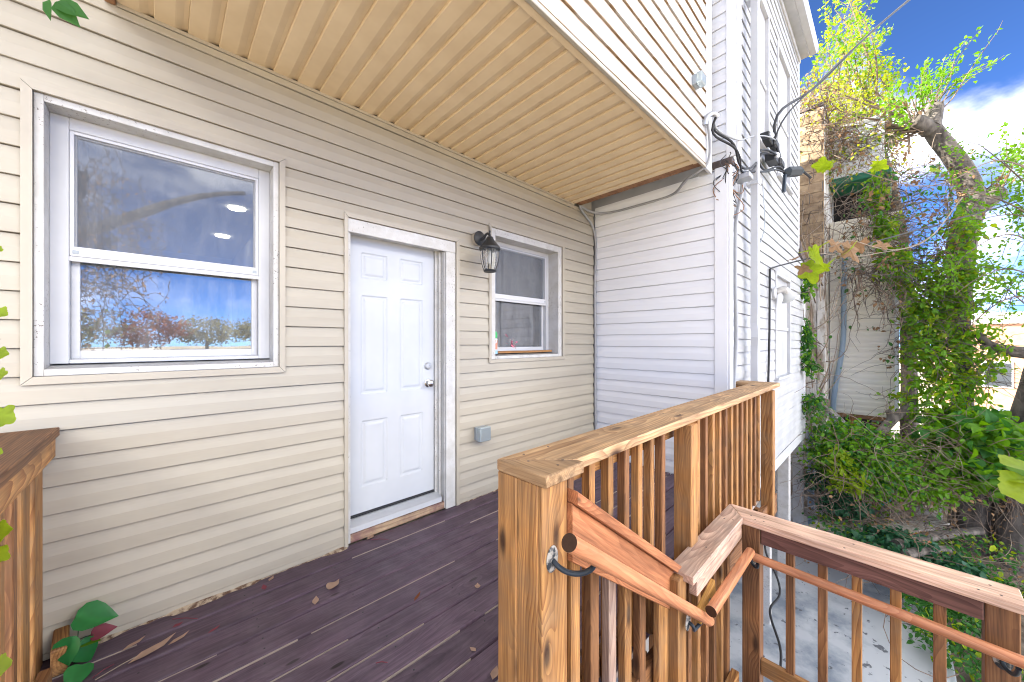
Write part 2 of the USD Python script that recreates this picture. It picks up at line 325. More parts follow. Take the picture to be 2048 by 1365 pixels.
plain('chrome', (0.66, 0.64, 0.60), 0.16, 1.0)
plain('dull_metal', (0.42, 0.43, 0.44), 0.42, 0.8)
plain('black_metal', (0.018, 0.02, 0.022), 0.42, 0.0)
plain('blue_black_metal', (0.02, 0.03, 0.04), 0.35, 0.2)
grainy('chipped_plate', (0.02, 0.026, 0.032), (0.35, 0.33, 0.29), scale=28, rough=0.5, lo=0.47, hi=0.55)
plain('grey_plastic', (0.30, 0.34, 0.37), 0.4)
plain('rubber_black', (0.014, 0.015, 0.017), 0.5)
plain('cable_grey', (0.30, 0.31, 0.32), 0.5)
plain('aluminium', (0.55, 0.57, 0.59), 0.4, 0.3)
grainy('brown_rot', (0.16, 0.075, 0.035), (0.30, 0.15, 0.07), scale=14, rough=0.8, bump=0.3, bscale=60)
grainy('rust_flash', (0.06, 0.045, 0.04), (0.13, 0.10, 0.09), scale=20, rough=0.6)
plain('room_paint', (0.55, 0.55, 0.54), 0.8)
plain('far_pane', (0.05, 0.06, 0.07), 0.15)
plain('dark_blind', (0.10, 0.11, 0.13), 0.6)
plain('room_floor', (0.22, 0.17, 0.12), 0.5)
plain('curtain_cloth', (0.62, 0.66, 0.70), 0.9)
mk('lamp_glow', {'e': ('emission', {'color': (1.0, 0.86, 0.66), 'strength': 6.0})}, [], surface='e.emission')
mk('window_glass', {'t': ('transparent_bsdf', {'color': (0.86, 0.9, 0.91)}), 'g': ('glossy_bsdf', {'color': (0.95, 0.95, 0.95), 'roughness': 0.015}), 'f': ('fresnel', {'IOR': 2.6}), 'm': ('mix_closure', {}), 'dd': ('diffuse_bsdf', {'color': (0.62, 0.61, 0.58)}), 'mm': ('mix_closure', {}),
   'gg': ('geometry', {}), 'mp': ('mapping', {'scale': (9.0, 1.0, 2.2)}), 'n': ('noise_texture', {'scale': 1.6, 'detail': 6.0, 'roughness': 0.65}), 'nr': ('map_range', {'from_min': 0.35, 'from_max': 0.75, 'to_min': 0.03, 'to_max': 0.13, 'clamp': True}), 'wn': ('noise_texture', {'scale': 2.5}), 'b': ('bump', {'strength': 0.12, 'distance': 0.004})},
   [('gg.position', 'mp.vector'), ('mp.vector', 'n.vector'), ('n.fac', 'nr.value'), ('gg.position', 'wn.vector'), ('wn.fac', 'b.height'), ('b.normal', 'g.normal'), ('f.fac', 'm.fac'), ('t.BSDF', 'm.closure1'), ('g.BSDF', 'm.closure2'), ('nr.result', 'mm.fac'), ('m.closure', 'mm.closure1'), ('dd.BSDF', 'mm.closure2')], surface='mm.closure')
mk('old_glass', {'t': ('transparent_bsdf', {'color': (0.8, 0.85, 0.87)}), 'g': ('glossy_bsdf', {'color': (0.16, 0.20, 0.23), 'roughness': 0.03}), 'f': ('fresnel', {'IOR': 1.35}), 'm': ('mix_closure', {})},
   [('f.fac', 'm.fac'), ('t.BSDF', 'm.closure1'), ('g.BSDF', 'm.closure2')], surface='m.closure')
mk('lamp_glass', {'t': ('transparent_bsdf', {'color': (0.9, 0.9, 0.86)}), 'g': ('glossy_bsdf', {'roughness': 0.12}), 'f': ('fresnel', {'IOR': 1.7}), 'm': ('mix_closure', {}), 'n': ('noise_texture', {'scale': 90.0}), 'gg': ('geometry', {}), 'b': ('bump', {'strength': 0.9, 'distance': 0.01})},
   [('gg.position', 'n.vector'), ('n.fac', 'b.height'), ('b.normal', 'g.normal'), ('f.fac', 'm.fac'), ('t.BSDF', 'm.closure1'), ('g.BSDF', 'm.closure2')], surface='m.closure')
mk('insect_screen', {'t': ('transparent_bsdf', {}), 'd': ('diffuse_bsdf', {'color': (0.16, 0.165, 0.17)}), 'm': ('mix_closure', {'fac': 0.16})}, [('t.BSDF', 'm.closure1'), ('d.BSDF', 'm.closure2')], surface='m.closure')
grainy('concrete', (0.20, 0.24, 0.29), (0.47, 0.50, 0.53), lo=0.40, hi=0.52, scale=0.9, rough=0.85, bump=0.3, bscale=25, detail=9, speck=(0.12, 0.13, 0.15), speck_scale=7, speck_at=0.62)
grainy('soil', (0.08, 0.06, 0.042), (0.21, 0.17, 0.125), scale=5, rough=0.95, bump=0.7, bscale=18, detail=9, speck=(0.25, 0.2, 0.13), speck_scale=40, speck_at=0.64)
grainy('far_ground', (0.34, 0.29, 0.215), (0.48, 0.415, 0.32), scale=0.6, rough=0.95, detail=8)
grainy('street_concrete', (0.42, 0.37, 0.30), (0.52, 0.47, 0.39), scale=1.1, rough=0.9, detail=8)
plain('clear_plastic', (0.62, 0.70, 0.72), 0.12, transmission_weight=0.55, ior=1.3)
plain('dull_white_glass', (0.62, 0.63, 0.60), 0.25)
plain('can_blue', (0.25, 0.45, 0.62), 0.35)
grainy('can_print', (0.55, 0.62, 0.68), (0.50, 0.20, 0.12), scale=22, rough=0.35, lo=0.45, hi=0.55)
plain('can_green', (0.02, 0.36, 0.09), 0.35)
plain('flower_pink', (0.80, 0.16, 0.26), 0.7)
def leafmat(name, cols, trans=0.4, rough=0.5):
    """Leaf colours vary from leaf to leaf; light passes through the blade."""
    mk(name, {'g': ('geometry', {}), 'r': ('rgb_ramp', {'ramp': cols}), 'd': ('principled_bsdf', {'roughness': rough, 'specular_ior_level': 0.4}), 't': ('translucent_bsdf', {}), 'm': ('mix_closure', {'fac': trans}), 'n': ('noise_texture', {'scale': 25.0, 'detail': 3.0}), 'nm': ('map_range', {'to_min': 0.7, 'to_max': 1.3}), 'hv': ('hsv', {}), 'ht': ('hsv', {'hue': 0.485, 'saturation': 1.1, 'value': 1.25})},
       [('g.random_per_island', 'r.fac'), ('g.position', 'n.vector'), ('n.fac', 'nm.value'), ('r.color', 'hv.color'), ('nm.result', 'hv.value'), ('hv.color', 'd.base_color'), ('hv.color', 'ht.color'), ('ht.color', 't.color'), ('d.BSDF', 'm.closure1'), ('t.BSDF', 'm.closure2')], surface='m.closure')
leafmat('leaf_bright', [(0, (0.13, 0.31, 0.02)), (0.35, (0.25, 0.46, 0.03)), (0.7, (0.46, 0.56, 0.04)), (1, (0.62, 0.56, 0.06))], trans=0.5)
leafmat('leaf_green', [(0, (0.047, 0.169, 0.031)), (0.5, (0.104, 0.312, 0.047)), (0.85, (0.234, 0.442, 0.052)), (1, (0.520, 0.572, 0.078))])
leafmat('leaf_dark', [(0, (0.024, 0.102, 0.044)), (0.6, (0.044, 0.174, 0.082)), (1, (0.102, 0.245, 0.061))], trans=0.25)
leafmat('leaf_yellow', [(0, (0.36, 0.42, 0.03)), (0.35, (0.62, 0.52, 0.03)), (0.75, (0.72, 0.46, 0.03)), (1, (0.62, 0.27, 0.03))], trans=0.5)
leafmat('leaf_lime', [(0, (0.25, 0.36, 0.02)), (0.6, (0.40, 0.42, 0.05)), (1, (0.50, 0.42, 0.05))], trans=0.5)
leafmat('leaf_dry', [(0, (0.250, 0.150, 0.075)), (0.5, (0.400, 0.263, 0.138)), (1, (0.562, 0.413, 0.250))], trans=0.15, rough=0.8)
leafmat('leaf_russet', [(0, (0.20, 0.06, 0.015)), (0.5, (0.34, 0.13, 0.02)), (1, (0.38, 0.2, 0.03))], trans=0.3)
leafmat('leaf_red', [(0, (0.24, 0.05, 0.07)), (1, (0.36, 0.12, 0.12))], trans=0.2)
leafmat('leaf_blade', [(0, (0.03, 0.22, 0.05)), (1, (0.08, 0.34, 0.07))], trans=0.25, rough=0.35)
grainy('twig', (0.10, 0.07, 0.05), (0.22, 0.16, 0.115), scale=6, rough=0.85)
grainy('pale_twig', (0.18, 0.14, 0.10), (0.32, 0.26, 0.20), scale=6, rough=0.85)
grainy('dark_twig', (0.045, 0.035, 0.03), (0.13, 0.10, 0.085), scale=6, rough=0.85)
grainy('bark', (0.04, 0.034, 0.028), (0.15, 0.13, 0.11), scale=9, rough=0.9, bump=1.0, bscale=22, stretch=(1, 1, 0.35), detail=8)
grainy('cut_wood', (0.35, 0.24, 0.15), (0.5, 0.38, 0.25), scale=14, rough=0.8)
grainy('shingle', (0.22, 0.15, 0.09), (0.40, 0.30, 0.19), scale=7, rough=0.9, bump=0.5, bscale=50, rnd=0.28)
grainy('beige_vinyl', (0.74, 0.69, 0.58), (0.80, 0.75, 0.64), scale=2, rough=0.5, bump=0.1, bscale=40)
grainy('brick', (0.18, 0.06, 0.04), (0.32, 0.13, 0.08), scale=11, rough=0.9, bump=0.4, bscale=60, rnd=0.2)
grainy('grey_brick', (0.20, 0.17, 0.15), (0.36, 0.31, 0.28), scale=11, rough=0.9, bump=0.4, bscale=60, rnd=0.2)
plain('mortar', (0.33, 0.31, 0.28), 0.9)
plain('green_trim', (0.012, 0.14, 0.075), 0.5)
plain('blue_pipe', (0.24, 0.32, 0.40), 0.4)
plain('shade_black', (0.02, 0.018, 0.016), 0.9)  # near-black colour stands in for shade inside the porch and under the bay
grainy('flaking_board', (0.28, 0.22, 0.16), (0.62, 0.60, 0.56), scale=7, rough=0.85, bump=0.5, bscale=40, lo=0.42, hi=0.55, stretch=(1, 1, 0.3))
grainy('far_brick', (0.40, 0.22, 0.14), (0.50, 0.30, 0.20), scale=3, rough=0.9)
grainy('pale_stucco', (0.60, 0.56, 0.50), (0.70, 0.67, 0.62), scale=1.5, rough=0.9)
plain('teal_plastic', (0.02, 0.25, 0.24), 0.4)
grainy('clay', (0.30, 0.12, 0.06), (0.45, 0.2, 0.11), scale=20, rough=0.9)
grainy('ac_grey', (0.30, 0.34, 0.36), (0.36, 0.40, 0.42), scale=5, rough=0.5)

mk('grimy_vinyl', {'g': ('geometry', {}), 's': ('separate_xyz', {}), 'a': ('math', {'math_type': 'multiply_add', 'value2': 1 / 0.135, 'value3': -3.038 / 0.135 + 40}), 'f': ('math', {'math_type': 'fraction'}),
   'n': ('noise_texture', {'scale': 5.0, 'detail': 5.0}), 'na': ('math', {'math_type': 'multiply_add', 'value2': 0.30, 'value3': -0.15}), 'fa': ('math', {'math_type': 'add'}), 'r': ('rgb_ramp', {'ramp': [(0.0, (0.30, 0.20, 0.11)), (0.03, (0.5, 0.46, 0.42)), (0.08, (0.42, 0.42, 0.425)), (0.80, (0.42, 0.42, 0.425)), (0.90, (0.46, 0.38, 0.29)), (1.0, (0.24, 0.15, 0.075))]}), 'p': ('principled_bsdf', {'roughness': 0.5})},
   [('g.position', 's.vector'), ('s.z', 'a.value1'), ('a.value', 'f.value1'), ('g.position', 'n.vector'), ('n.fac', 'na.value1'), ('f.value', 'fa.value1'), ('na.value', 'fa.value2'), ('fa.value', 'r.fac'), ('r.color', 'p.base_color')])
leafmat('leaf_pale', [(0, (0.42, 0.28, 0.20)), (0.5, (0.58, 0.43, 0.32)), (1, (0.66, 0.52, 0.42))], trans=0.15, rough=0.8)
leafmat('leaf_olive', [(0, (0.16, 0.15, 0.05)), (0.5, (0.28, 0.2, 0.07)), (1, (0.34, 0.19, 0.08))], trans=0.25)
grainy('dark_bark', (0.025, 0.022, 0.02), (0.09, 0.075, 0.06), scale=9, rough=0.9, bump=0.8, bscale=22, stretch=(1, 1, 0.35), detail=8)
grainy('litter', (0.14, 0.08, 0.05), (0.50, 0.40, 0.28), scale=30, rough=0.9, lo=0.42, hi=0.58)
# ---------------------------------------------------------------- the tan house
tan = thing('tan_house', 'house wall with tan lap siding, white door, two windows and ribbed overhang', 'house', (1.6, 0.0, 0.0))
WIN1 = (-0.405, 0.508, 1.248, 2.487); DOOR = (0.909, 1.802, 0.0, 2.252); WIN2 = (2.195, 3.255, 1.235, 2.470)
T1 = (-0.436, 0.538, 1.214, 2.516); TD = (0.884, 1.833, 0.0, 2.280); T2 = (2.166, 3.296, 1.203, 2.497)
part(tan, 'wall', wall_with_holes(-7.0, 3.915, -0.25, 3.02, 0.012, 0.19, [WIN1, (DOOR[0], DOOR[1], -0.02, DOOR[3]), WIN2]), 'tan_trim')
siding(tan, 'siding_board', on_back(0.0), -3.2, 3.885, 0.035, 3.0, 0.1225, 'tan_vinyl', [T1, TD, T2], zref=2.23 - 18 * 0.1225, wob=0.0016,
       joints=[(1.06, 22), (1.075, 21), (2.62, 23), (-1.3, 8), (-1.1, 13)], gap=0.0012)
siding(tan, 'siding_board', on_back(0.0), -3.2, -0.16, 3.0, 4.6, 0.1225, 'tan_vinyl', [], zref=2.23 - 18 * 0.1225, wob=0.0016)
part(tan, 'starter_strip', box(-2.6, 0.884, -0.017, 0.0, 0.006, 0.034, 0.002), 'tan_trim')
part(tan, 'starter_strip', box(1.834, 3.89, -0.017, 0.0, 0.006, 0.034, 0.002), 'tan_trim')

def casing(name, o, i, mat, y0=-0.018, y1=0.002, bottom=True):
    """Mitred frame between outer (x0,x1,z0,z1) and inner rectangles."""
    ox0, ox1, oz0, oz1 = o; ix0, ix1, iz0, iz1 = i
    quads = [[(ox0, oz1), (ox1, oz1), (ix1, iz1), (ix0, iz1)], [(ox0, oz0), (ox0, oz1), (ix0, iz1), (ix0, iz0)], [(ox1, oz1), (ox1, oz0), (ix1, iz0), (ix1, iz1)]]
    if bottom: quads.append([(ox1, oz0), (ox0, oz0), (ix0, iz0), (ix1, iz0)])
    for q in quads:
        q = np.array(q); c = q.mean(0); q = c + (q - c) * 0.998
        m = trimesh.creation.extrude_polygon(Polygon(q), y1 - y0, engine='earcut'); v = np.array(m.vertices)
        part(tan, name, (np.stack([v[:, 0], y1 - v[:, 2], v[:, 1]], 1), m.faces), mat)
casing('window_trim', T1, WIN1, 'tan_trim', -0.026); casing('door_trim', TD, DOOR, 'tan_trim', -0.026, bottom=False); casing('window_trim', T2, WIN2, 'tan_trim', -0.026)

def rect_frame(o, w, y0, y1, c=0.002, wb=None, wt=None):
    x0, x1, z0, z1 = o; wb = wb or w; wt = wt or w
    return cat_(box(x0, x0 + w, y0, y1, z0, z1, c), box(x1 - w, x1, y0, y1, z0, z1, c), box(x0 + w, x1 - w, y0, y1, z0, z0 + wb, c), box(x0 + w, x1 - w, y0, y1, z1 - wt, z1, c))

def window(op, rec, zmeet, jw, fw_, label=None, sx0=None):
    """Double-hung window set back into op; every moving piece a sub-part."""
    x0, x1, z0, z1 = op
    x0 += 0.001; x1 -= 0.001; z0 += 0.001; z1 -= 0.001
    # old wooden jamb boards (reveal)
    w = part(tan, 'window', cat_(box(x0, x0 + jw, -0.008, rec + 0.07, z0, z1, 0.002), box(x1 - jw, x1, -0.008, rec + 0.07, z0, z1, 0.002), box(x0 + jw, x1 - jw, -0.008, rec + 0.07, z1 - jw * 1.1, z1, 0.002)), 'peeling_white', label=label)
    sill = box(x0 + jw, x1 - jw, -0.010, rec + 0.07, z0, z0 + 0.03, 0.002); sill[0][:, 2] += np.where((sill[0][:, 2] > z0 + 0.01) & (sill[0][:, 1] > 0.02), 0.018, 0)
    part(w, 'sill', sill, 'peeling_white')
    fx0, fx1, fz0, fz1 = x0 + jw, x1 - jw, z0 + 0.048, z1 - jw * 1.1
    part(w, 'frame', rect_frame((fx0, fx1, fz0, fz1), fw_, rec - 0.012, rec + 0.06, 0.003, wb=0.02), 'white_pvc')
    sx0_, sx1_, sz0, sz1 = fx0 + fw_, fx1 - fw_, fz0 + 0.02, fz1 - fw_
    part(w, 'upper_sash', rect_frame((sx0_, sx1_, zmeet - 0.012, sz1), 0.022, rec + 0.008, rec + 0.030), 'white_pvc')
    part(w, 'upper_pane', box(sx0_ + 0.02, sx1_ - 0.02, rec + 0.018, rec + 0.022, zmeet + 0.005, sz1 - 0.02), 'window_glass')
    part(w, 'lower_sash', rect_frame((sx0_ + 0.001, sx1_ - 0.001, sz0, zmeet + 0.018), 0.028, rec + 0.031, rec + 0.056, wb=0.04), 'white_pvc')
    part(w, 'lower_pane', box(sx0_ + 0.027, sx1_ - 0.027, rec + 0.043, rec + 0.047, sz0 + 0.038, zmeet - 0.01), 'window_glass')
    part(w, 'meeting_rail', box(sx0_ - 0.006, sx1_ + 0.006, rec - 0.006, rec + 0.007, zmeet - 0.034, zmeet - 0.010, 0.002), 'white_pvc')
    scr = part(w, 'screen_frame', rect_frame((sx0_ + 0.001, sx1_ - 0.001, zmeet - 0.009, sz1 - 0.001), 0.014, rec - 0.007, rec + 0.004, 0.001, wb=0.045), 'screen_frame')
    part(w, 'screen_mesh', box(sx0_ + 0.013, sx1_ - 0.013, rec - 0.002, rec - 0.001, zmeet + 0.034, sz1 - 0.014), 'insect_screen')
    for cx_ in (sx0_ + 0.02, sx1_ - 0.02):
        part(w, 'screen_latch', box(cx_ - 0.010, cx_ + 0.010, rec - 0.0095, rec - 0.0072, zmeet + 0.002, zmeet + 0.018, 0.001), 'grey_plastic')
    return w
w1 = window(WIN1, 0.105, 1.815, 0.028, 0.058)
w2 = window(WIN2, 0.145, 1.845, 0.060, 0.042)
board(w2, 'bare_wood_strip', (2.30, 0.105, 1.296), (3.19, 0.105, 1.296), (0, 0, 1), 0.022, 0.05, 'golden_timber')

# door
part(tan, 'door_casing', cat_(box(1.705, 1.800, -0.012, 0.005, 0.0, 2.155, 0.003), box(0.911, 1.800, -0.012, 0.005, 2.156, 2.250, 0.003)), 'peeling_white')
part(tan, 'door_jamb', cat_(box(1.700, 1.801, 0.006, 0.150, 0.005, 2.16, 0.002), box(1.659, 1.699, 0.085, 0.150, 0.10, 2.183, 0.003), box(1.680, 1.699, 0.055, 0.084, 0.10, 2.16, 0.003), box(0.910, 0.935, 0.006, 0.150, 0.005, 2.16, 0.002), box(0.910, 1.699, 0.085, 0.150, 2.184, 2.25, 0.002), box(0.936, 1.699, 0.006, 0.084, 2.163, 2.25, 0.002)), 'peeling_white')
def door_leaf(x0, x1, z0, z1, y):
    """Six panels pressed into the leaf: a height field over a grid."""
    xs = np.unique(np.r_[x0, x1]); W, H = x1 - x0, z1 - z0
    cols = [(0.145, 0.43), (0.57, 0.855)]; rows = [(0.845, 0.94), (0.425, 0.785), (0.09, 0.33)]
    pan = [(x0 + a * W, x0 + b * W, z0 + c * H, z0 + d * H) for a, b in cols for c, d in rows]
    off = [-0.001, 0.0, 0.012, 0.020, 0.034, 0.042]; dep = [0.0, 0.0, 0.009, 0.009, 0.0015, 0.0]
    gx = np.unique(np.round(np.r_[x0, x1, [p[0] + o for p in pan for o in off], [p[1] - o for p in pan for o in off]], 5)); gz = np.unique(np.round(np.r_[z0, z1, [p[2] + o for p in pan for o in off], [p[3] - o for p in pan for o in off]], 5))
    X, Z = np.meshgrid(gx, gz, indexing='ij'); Y = np.full_like(X, y)
    for p in pan:
        d = np.minimum(np.minimum(X - p[0], p[1] - X), np.minimum(Z - p[2], p[3] - Z)); Y += np.where(d > -0.001, np.interp(d, off, dep), 0)
    v = np.stack([X, Y, Z], 2).reshape(-1, 3); a, b = X.shape; i, j = np.meshgrid(np.arange(a - 1), np.arange(b - 1), indexing='ij'); i, j = i.ravel(), j.ravel()
    q = np.stack([i * b + j, (i + 1) * b + j, (i + 1) * b + j + 1, i * b + j + 1], 1)
    return cat_((v, np.vstack([q[:, [0, 1, 2]], q[:, [0, 2, 3]]])), box(x0, x1, y + 0.008, y + 0.044, z0, z1))
door = part(tan, 'door', door_leaf(0.937, 1.6545, 0.150, 2.180, 0.100), 'door_paint')
def knob(z, x, r, parts_):
    for nm, pr, mt in parts_: part(door, nm, lathe(pr, (x, 0.1, z), (0, -1, 0), 20), mt, smooth=35)
knob(1.055, 1.600, 0, [('knob_rose', [(0, 0), (0.034, 0.0), (0.034, 0.006), (0.026, 0.011), (0, 0.012)], 'chrome'), ('knob', [(0.012, 0.01), (0.013, 0.022), (0.024, 0.028), (0.0305, 0.040), (0.029, 0.052), (0.018, 0.060), (0, 0.062)], 'chrome')])
knob(1.198, 1.596, 0, [('deadbolt', [(0, 0), (0.030, 0.0), (0.029, 0.012), (0.022, 0.018), (0.012, 0.019), (0.011, 0.016), (0, 0.016)], 'dull_metal')])
part(door, 'door_sweep', box(0.938, 1.6535, 0.096, 0.14, 0.130, 0.149), 'rubber_black')
thr = trimesh.creation.extrude_polygon(Polygon([(0.02, 0.062), (0.15, 0.062), (0.15, 0.128), (0.085, 0.128), (0.03, 0.108), (0.02, 0.10)]), 0.745, engine='earcut'); tv = np.array(thr.vertices)
part(tan, 'threshold', (np.stack([0.937 + tv[:, 2], tv[:, 0], tv[:, 1]], 1), thr.faces), 'aluminium')
board(tan, 'door_sill_board', (0.912, 0.085, 0.031), (1.80, 0.085, 0.031), (0, 0, 1), 0.058, 0.152, 'bare_sill_timber')
part(tan, 'floor_slab', box(-2.6, 3.9, 0.19, 4.6, -0.2, 0.0), 'room_floor')
# the rooms behind the glass
part(tan, 'room_walls', cat_(box(-2.6, 3.9, 4.6, 4.7, 0, 2.75), box(-2.7, -2.6, 0.0, 4.7, -0.25, 3.05), box(0.78, 0.86, 0.19, 4.6, 0, 2.68), box(1.84, 1.92, 0.19, 4.6, 0, 2.68), box(3.9, 3.915, 0.19, 4.6, 0, 2.7)), 'room_paint')
part(tan, 'ceiling', box(-2.6, 3.9, 0.19, 4.6, 2.70, 2.78), 'room_paint')
for cx_, cy_ in ((0.517, 1.81), (0.524, 3.07)):
    part(tan, 'ceiling_light', lathe([(0, 0), (0.058, 0.0), (0.066, -0.008), (0.07, 0.0)], (cx_, cy_, 2.692), n=24), 'lamp_glow')
def cloth(x0, x1, y, z0, z1, amp, n):
    xs = np.linspace(x0, x1, n * 8); ys = y + amp * np.sin(np.linspace(0, n * 2 * np.pi, n * 8)); P = np.r_[np.stack([xs, ys], 1), np.stack([xs, ys + 0.004], 1)[::-1]]
    m = trimesh.creation.extrude_polygon(Polygon(P), z1 - z0, engine='earcut'); v = np.array(m.vertices); v[:, 2] += z0; return v, m.faces
part(tan, 'curtain', cloth(-0.42, -0.16, 0.27, 1.1, 2.6, 0.014, 5), 'curtain_cloth', smooth=40)
# overhang: body of the upper storey, its ribbed soffit, its siding
part(tan, 'upper_storey', cat_(box(-0.14, 3.60, -1.385, -0.02, 3.075, 6.7), box(-7.0, 3.88, 0.012, 9.0, 3.05, 6.7)), 'tan_trim')
part(tan, 'roof', box(-7.1, 3.9, -1.6, 9.2, 6.7, 6.85), 'rust_flash')
SO = 0.1275
for k in range(29):
    x0 = -0.16 + k * SO; x1 = min(x0 + SO, 3.475)
    if x1 - x0 < 0.02: continue
    pr = [(0.0, 0.012), (0.0, -0.008), (0.003, -0.010), (0.076, -0.010), (0.082, -0.008), (0.108, 0.003), (0.1265, 0.006), (0.1265, 0.012)]
    pr = np.array([(x0 + min(a, x1 - x0), 3.030 + b) for a, b in pr])
    v, f = loft(pr[::-1], -1.352, -0.012, step=0.4, wob=0.0012, seed=k); part(tan, 'soffit_panel', (np.stack([v[:, 1], v[:, 0], v[:, 2]], 1), f[:, ::-1]), 'soffit_vinyl')
part(tan, 'soffit_deck', box(-0.15, 3.47, -1.36, -0.01, 3.0425, 3.074), 'brown_rot')
part(tan, 'soffit_channel', box(-0.16, 3.475, -0.024, -0.001, 3.003, 3.022, 0.002), 'tan_trim')
part(tan, 'soffit_channel', box(-0.16, 3.475, -1.385, -1.345, 3.012, 3.024, 0.002), 'soffit_vinyl')
part(tan, 'fascia', box(-0.16, 3.61, -1.412, -1.388, 3.006, 3.034, 0.003), 'tan_trim')
for b_ in (box(3.485, 3.60, -1.384, -0.02, 3.03, 3.072, 0.004), box(-0.20, -0.162, -1.38, -0.02, 3.0, 3.072, 0.004)): part(tan, 'rotten_end_board', b_, 'brown_rot')
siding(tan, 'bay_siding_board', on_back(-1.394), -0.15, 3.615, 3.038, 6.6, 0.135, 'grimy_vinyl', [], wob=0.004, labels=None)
part(tan, 'bay_corner_post', cat_(box(3.617, 3.765, -1.412, -1.385, 3.0, 6.6, 0.004), box(3.74, 3.765, -1.384, -1.30, 3.0, 6.6, 0.002)), 'white_pvc')
# ---------------------------------------------------------------- the white house next door
wh = thing('white_house', 'white lap-sided house beside the deck with downspout and tall narrow windows', 'house', (6.0, -1.5, -2.3))
FY = -1.50; EX = 0.1355
WA = (4.80, 5.56, 3.77, 5.53); WB = (6.18, 7.03, 3.73, 5.53); WL = (6.06, 7.02, 0.91, 2.32)
part(wh, 'wall', cat_(box(3.943, 7.88, FY + 0.022, 9.0, -0.22, 6.28), box(7.88, 8.52, FY + 0.022, 9.0, -0.22, 2.9)), 'old_white_vinyl')
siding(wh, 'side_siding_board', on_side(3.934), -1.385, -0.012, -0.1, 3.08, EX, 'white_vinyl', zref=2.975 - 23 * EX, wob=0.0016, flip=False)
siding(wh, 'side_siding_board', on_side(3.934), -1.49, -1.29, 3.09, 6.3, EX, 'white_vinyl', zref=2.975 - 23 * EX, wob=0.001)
part(wh, 'corner_post', cat_(box(3.905, 3.932, -1.505, -1.388, -0.15, 3.10, 0.004), box(3.905, 3.985, -1.532, -1.506, -0.15, 3.10, 0.004)), 'white_vinyl')
part(wh, 'corner_post', cat_(box(3.905, 3.932, -1.575, -1.49, 3.17, 6.3, 0.004), box(3.905, 3.985, -1.60, -1.576, 3.17, 6.3, 0.004)), 'white_vinyl')
part(wh, 'rusted_flashing', box(3.895, 3.99, -1.545, -1.37, 3.10, 3.165, 0.004), 'rust_flash')
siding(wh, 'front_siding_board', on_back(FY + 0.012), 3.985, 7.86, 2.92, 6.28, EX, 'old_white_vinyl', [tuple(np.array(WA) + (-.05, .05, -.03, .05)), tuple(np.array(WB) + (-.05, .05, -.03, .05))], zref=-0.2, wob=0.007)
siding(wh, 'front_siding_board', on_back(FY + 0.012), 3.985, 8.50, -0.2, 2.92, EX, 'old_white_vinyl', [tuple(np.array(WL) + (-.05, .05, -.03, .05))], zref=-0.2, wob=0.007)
part(wh, 'corner_trim', cat_(box(8.50, 8.535, FY - 0.012, FY + 0.04, -0.2, 2.95, 0.003)), 'white_vinyl')
part(wh, 'corner_trim', cat_(box(7.86, 7.895, FY - 0.012, FY + 0.04, 3.0, 6.28, 0.003)), 'white_vinyl')
fl = trimesh.creation.extrude_polygon(Polygon([(7.88, 3.14), (8.56, 2.88), (8.56, 2.80), (7.88, 2.90)]), 0.7, engine='earcut'); v = np.array(fl.vertices)
part(wh, 'lean_to_roof', (np.stack([v[:, 0], FY - 0.03 + v[:, 2], v[:, 1]], 1), np.array(fl.faces)[:, ::-1]), 'rust_flash')
for (x0, x1, z0, z1) in (WA, WB, WL):
    zm = (z0 + z1) / 2 - 0.02
    w = part(wh, 'window', cat_(box(x0 - 0.05, x0, FY - 0.02, FY + 0.10, z0, z1, .003), box(x1, x1 + 0.05, FY - 0.02, FY + 0.10, z0, z1, .003), box(x0 - 0.05, x1 + 0.05, FY - 0.02, FY + 0.10, z1, z1 + 0.05, .003)), 'white_pvc')
    part(w, 'sill', box(x0 - 0.05, x1 + 0.05, FY - 0.05, FY + 0.10, z0 - 0.035, z0 - 0.001, .003), 'white_pvc')
    part(w, 'upper_sash', rect_frame((x0 + .001, x1 - .001, zm, z1 - .001), 0.045, FY + 0.03, FY + 0.06), 'white_pvc')
    part(w, 'lower_sash', rect_frame((x0 + .001, x1 - .001, z0 + .001, zm - 0.002), 0.045, FY + 0.062, FY + 0.09), 'white_pvc')
    part(w, 'meeting_rail', box(x0 + .002, x1 - .002, FY + 0.005, FY + 0.029, zm - 0.03, zm + 0.02, .004), 'white_pvc')
    part(w, 'pane', box(x0 + .045, x1 - .045, FY + 0.043, FY + 0.047, zm + 0.04, z1 - 0.045), 'old_glass')
    part(w, 'pane', box(x0 + .045, x1 - .045, FY + 0.074, FY + 0.078, z0 + 0.04, zm - 0.045), 'old_glass')
    part(w, 'blind', box(x0 + .03, x1 - .03, FY + 0.094, FY + 0.0965, z0 + 0.03, z1 - 0.03), 'dark_blind')
# eave and gutter
part(wh, 'eave_soffit', box(3.95, 7.97, -1.64, FY + 0.01, 6.285, 6.31, .002), 'old_white_vinyl')
part(wh, 'frieze_board', box(3.95, 7.92, FY - 0.03, FY + 0.011, 6.20, 6.283, .003), 'peeling_white')
gp = [(0, 0), (-0.085, 0.0), (-0.10, 0.03), (-0.10, 0.07), (-0.115, 0.10), (-0.115, 0.115), (-0.10, 0.115), (-0.09, 0.075), (-0.085, 0.035), (-0.075, 0.012), (0, 0.012)]
v, f = loft([(-1.642 + a, 6.30 + b) for a, b in gp][::-1], 3.95, 8.0); part(wh, 'gutter', (v, f), 'white_pvc')
part(wh, 'gutter_end', box(8.001, 8.006, -1.757, -1.642, 6.30, 6.415), 'white_pvc')
part(wh, 'roof', box(3.92, 8.02, -1.64, 9.1, 6.42, 6.52), 'rust_flash')
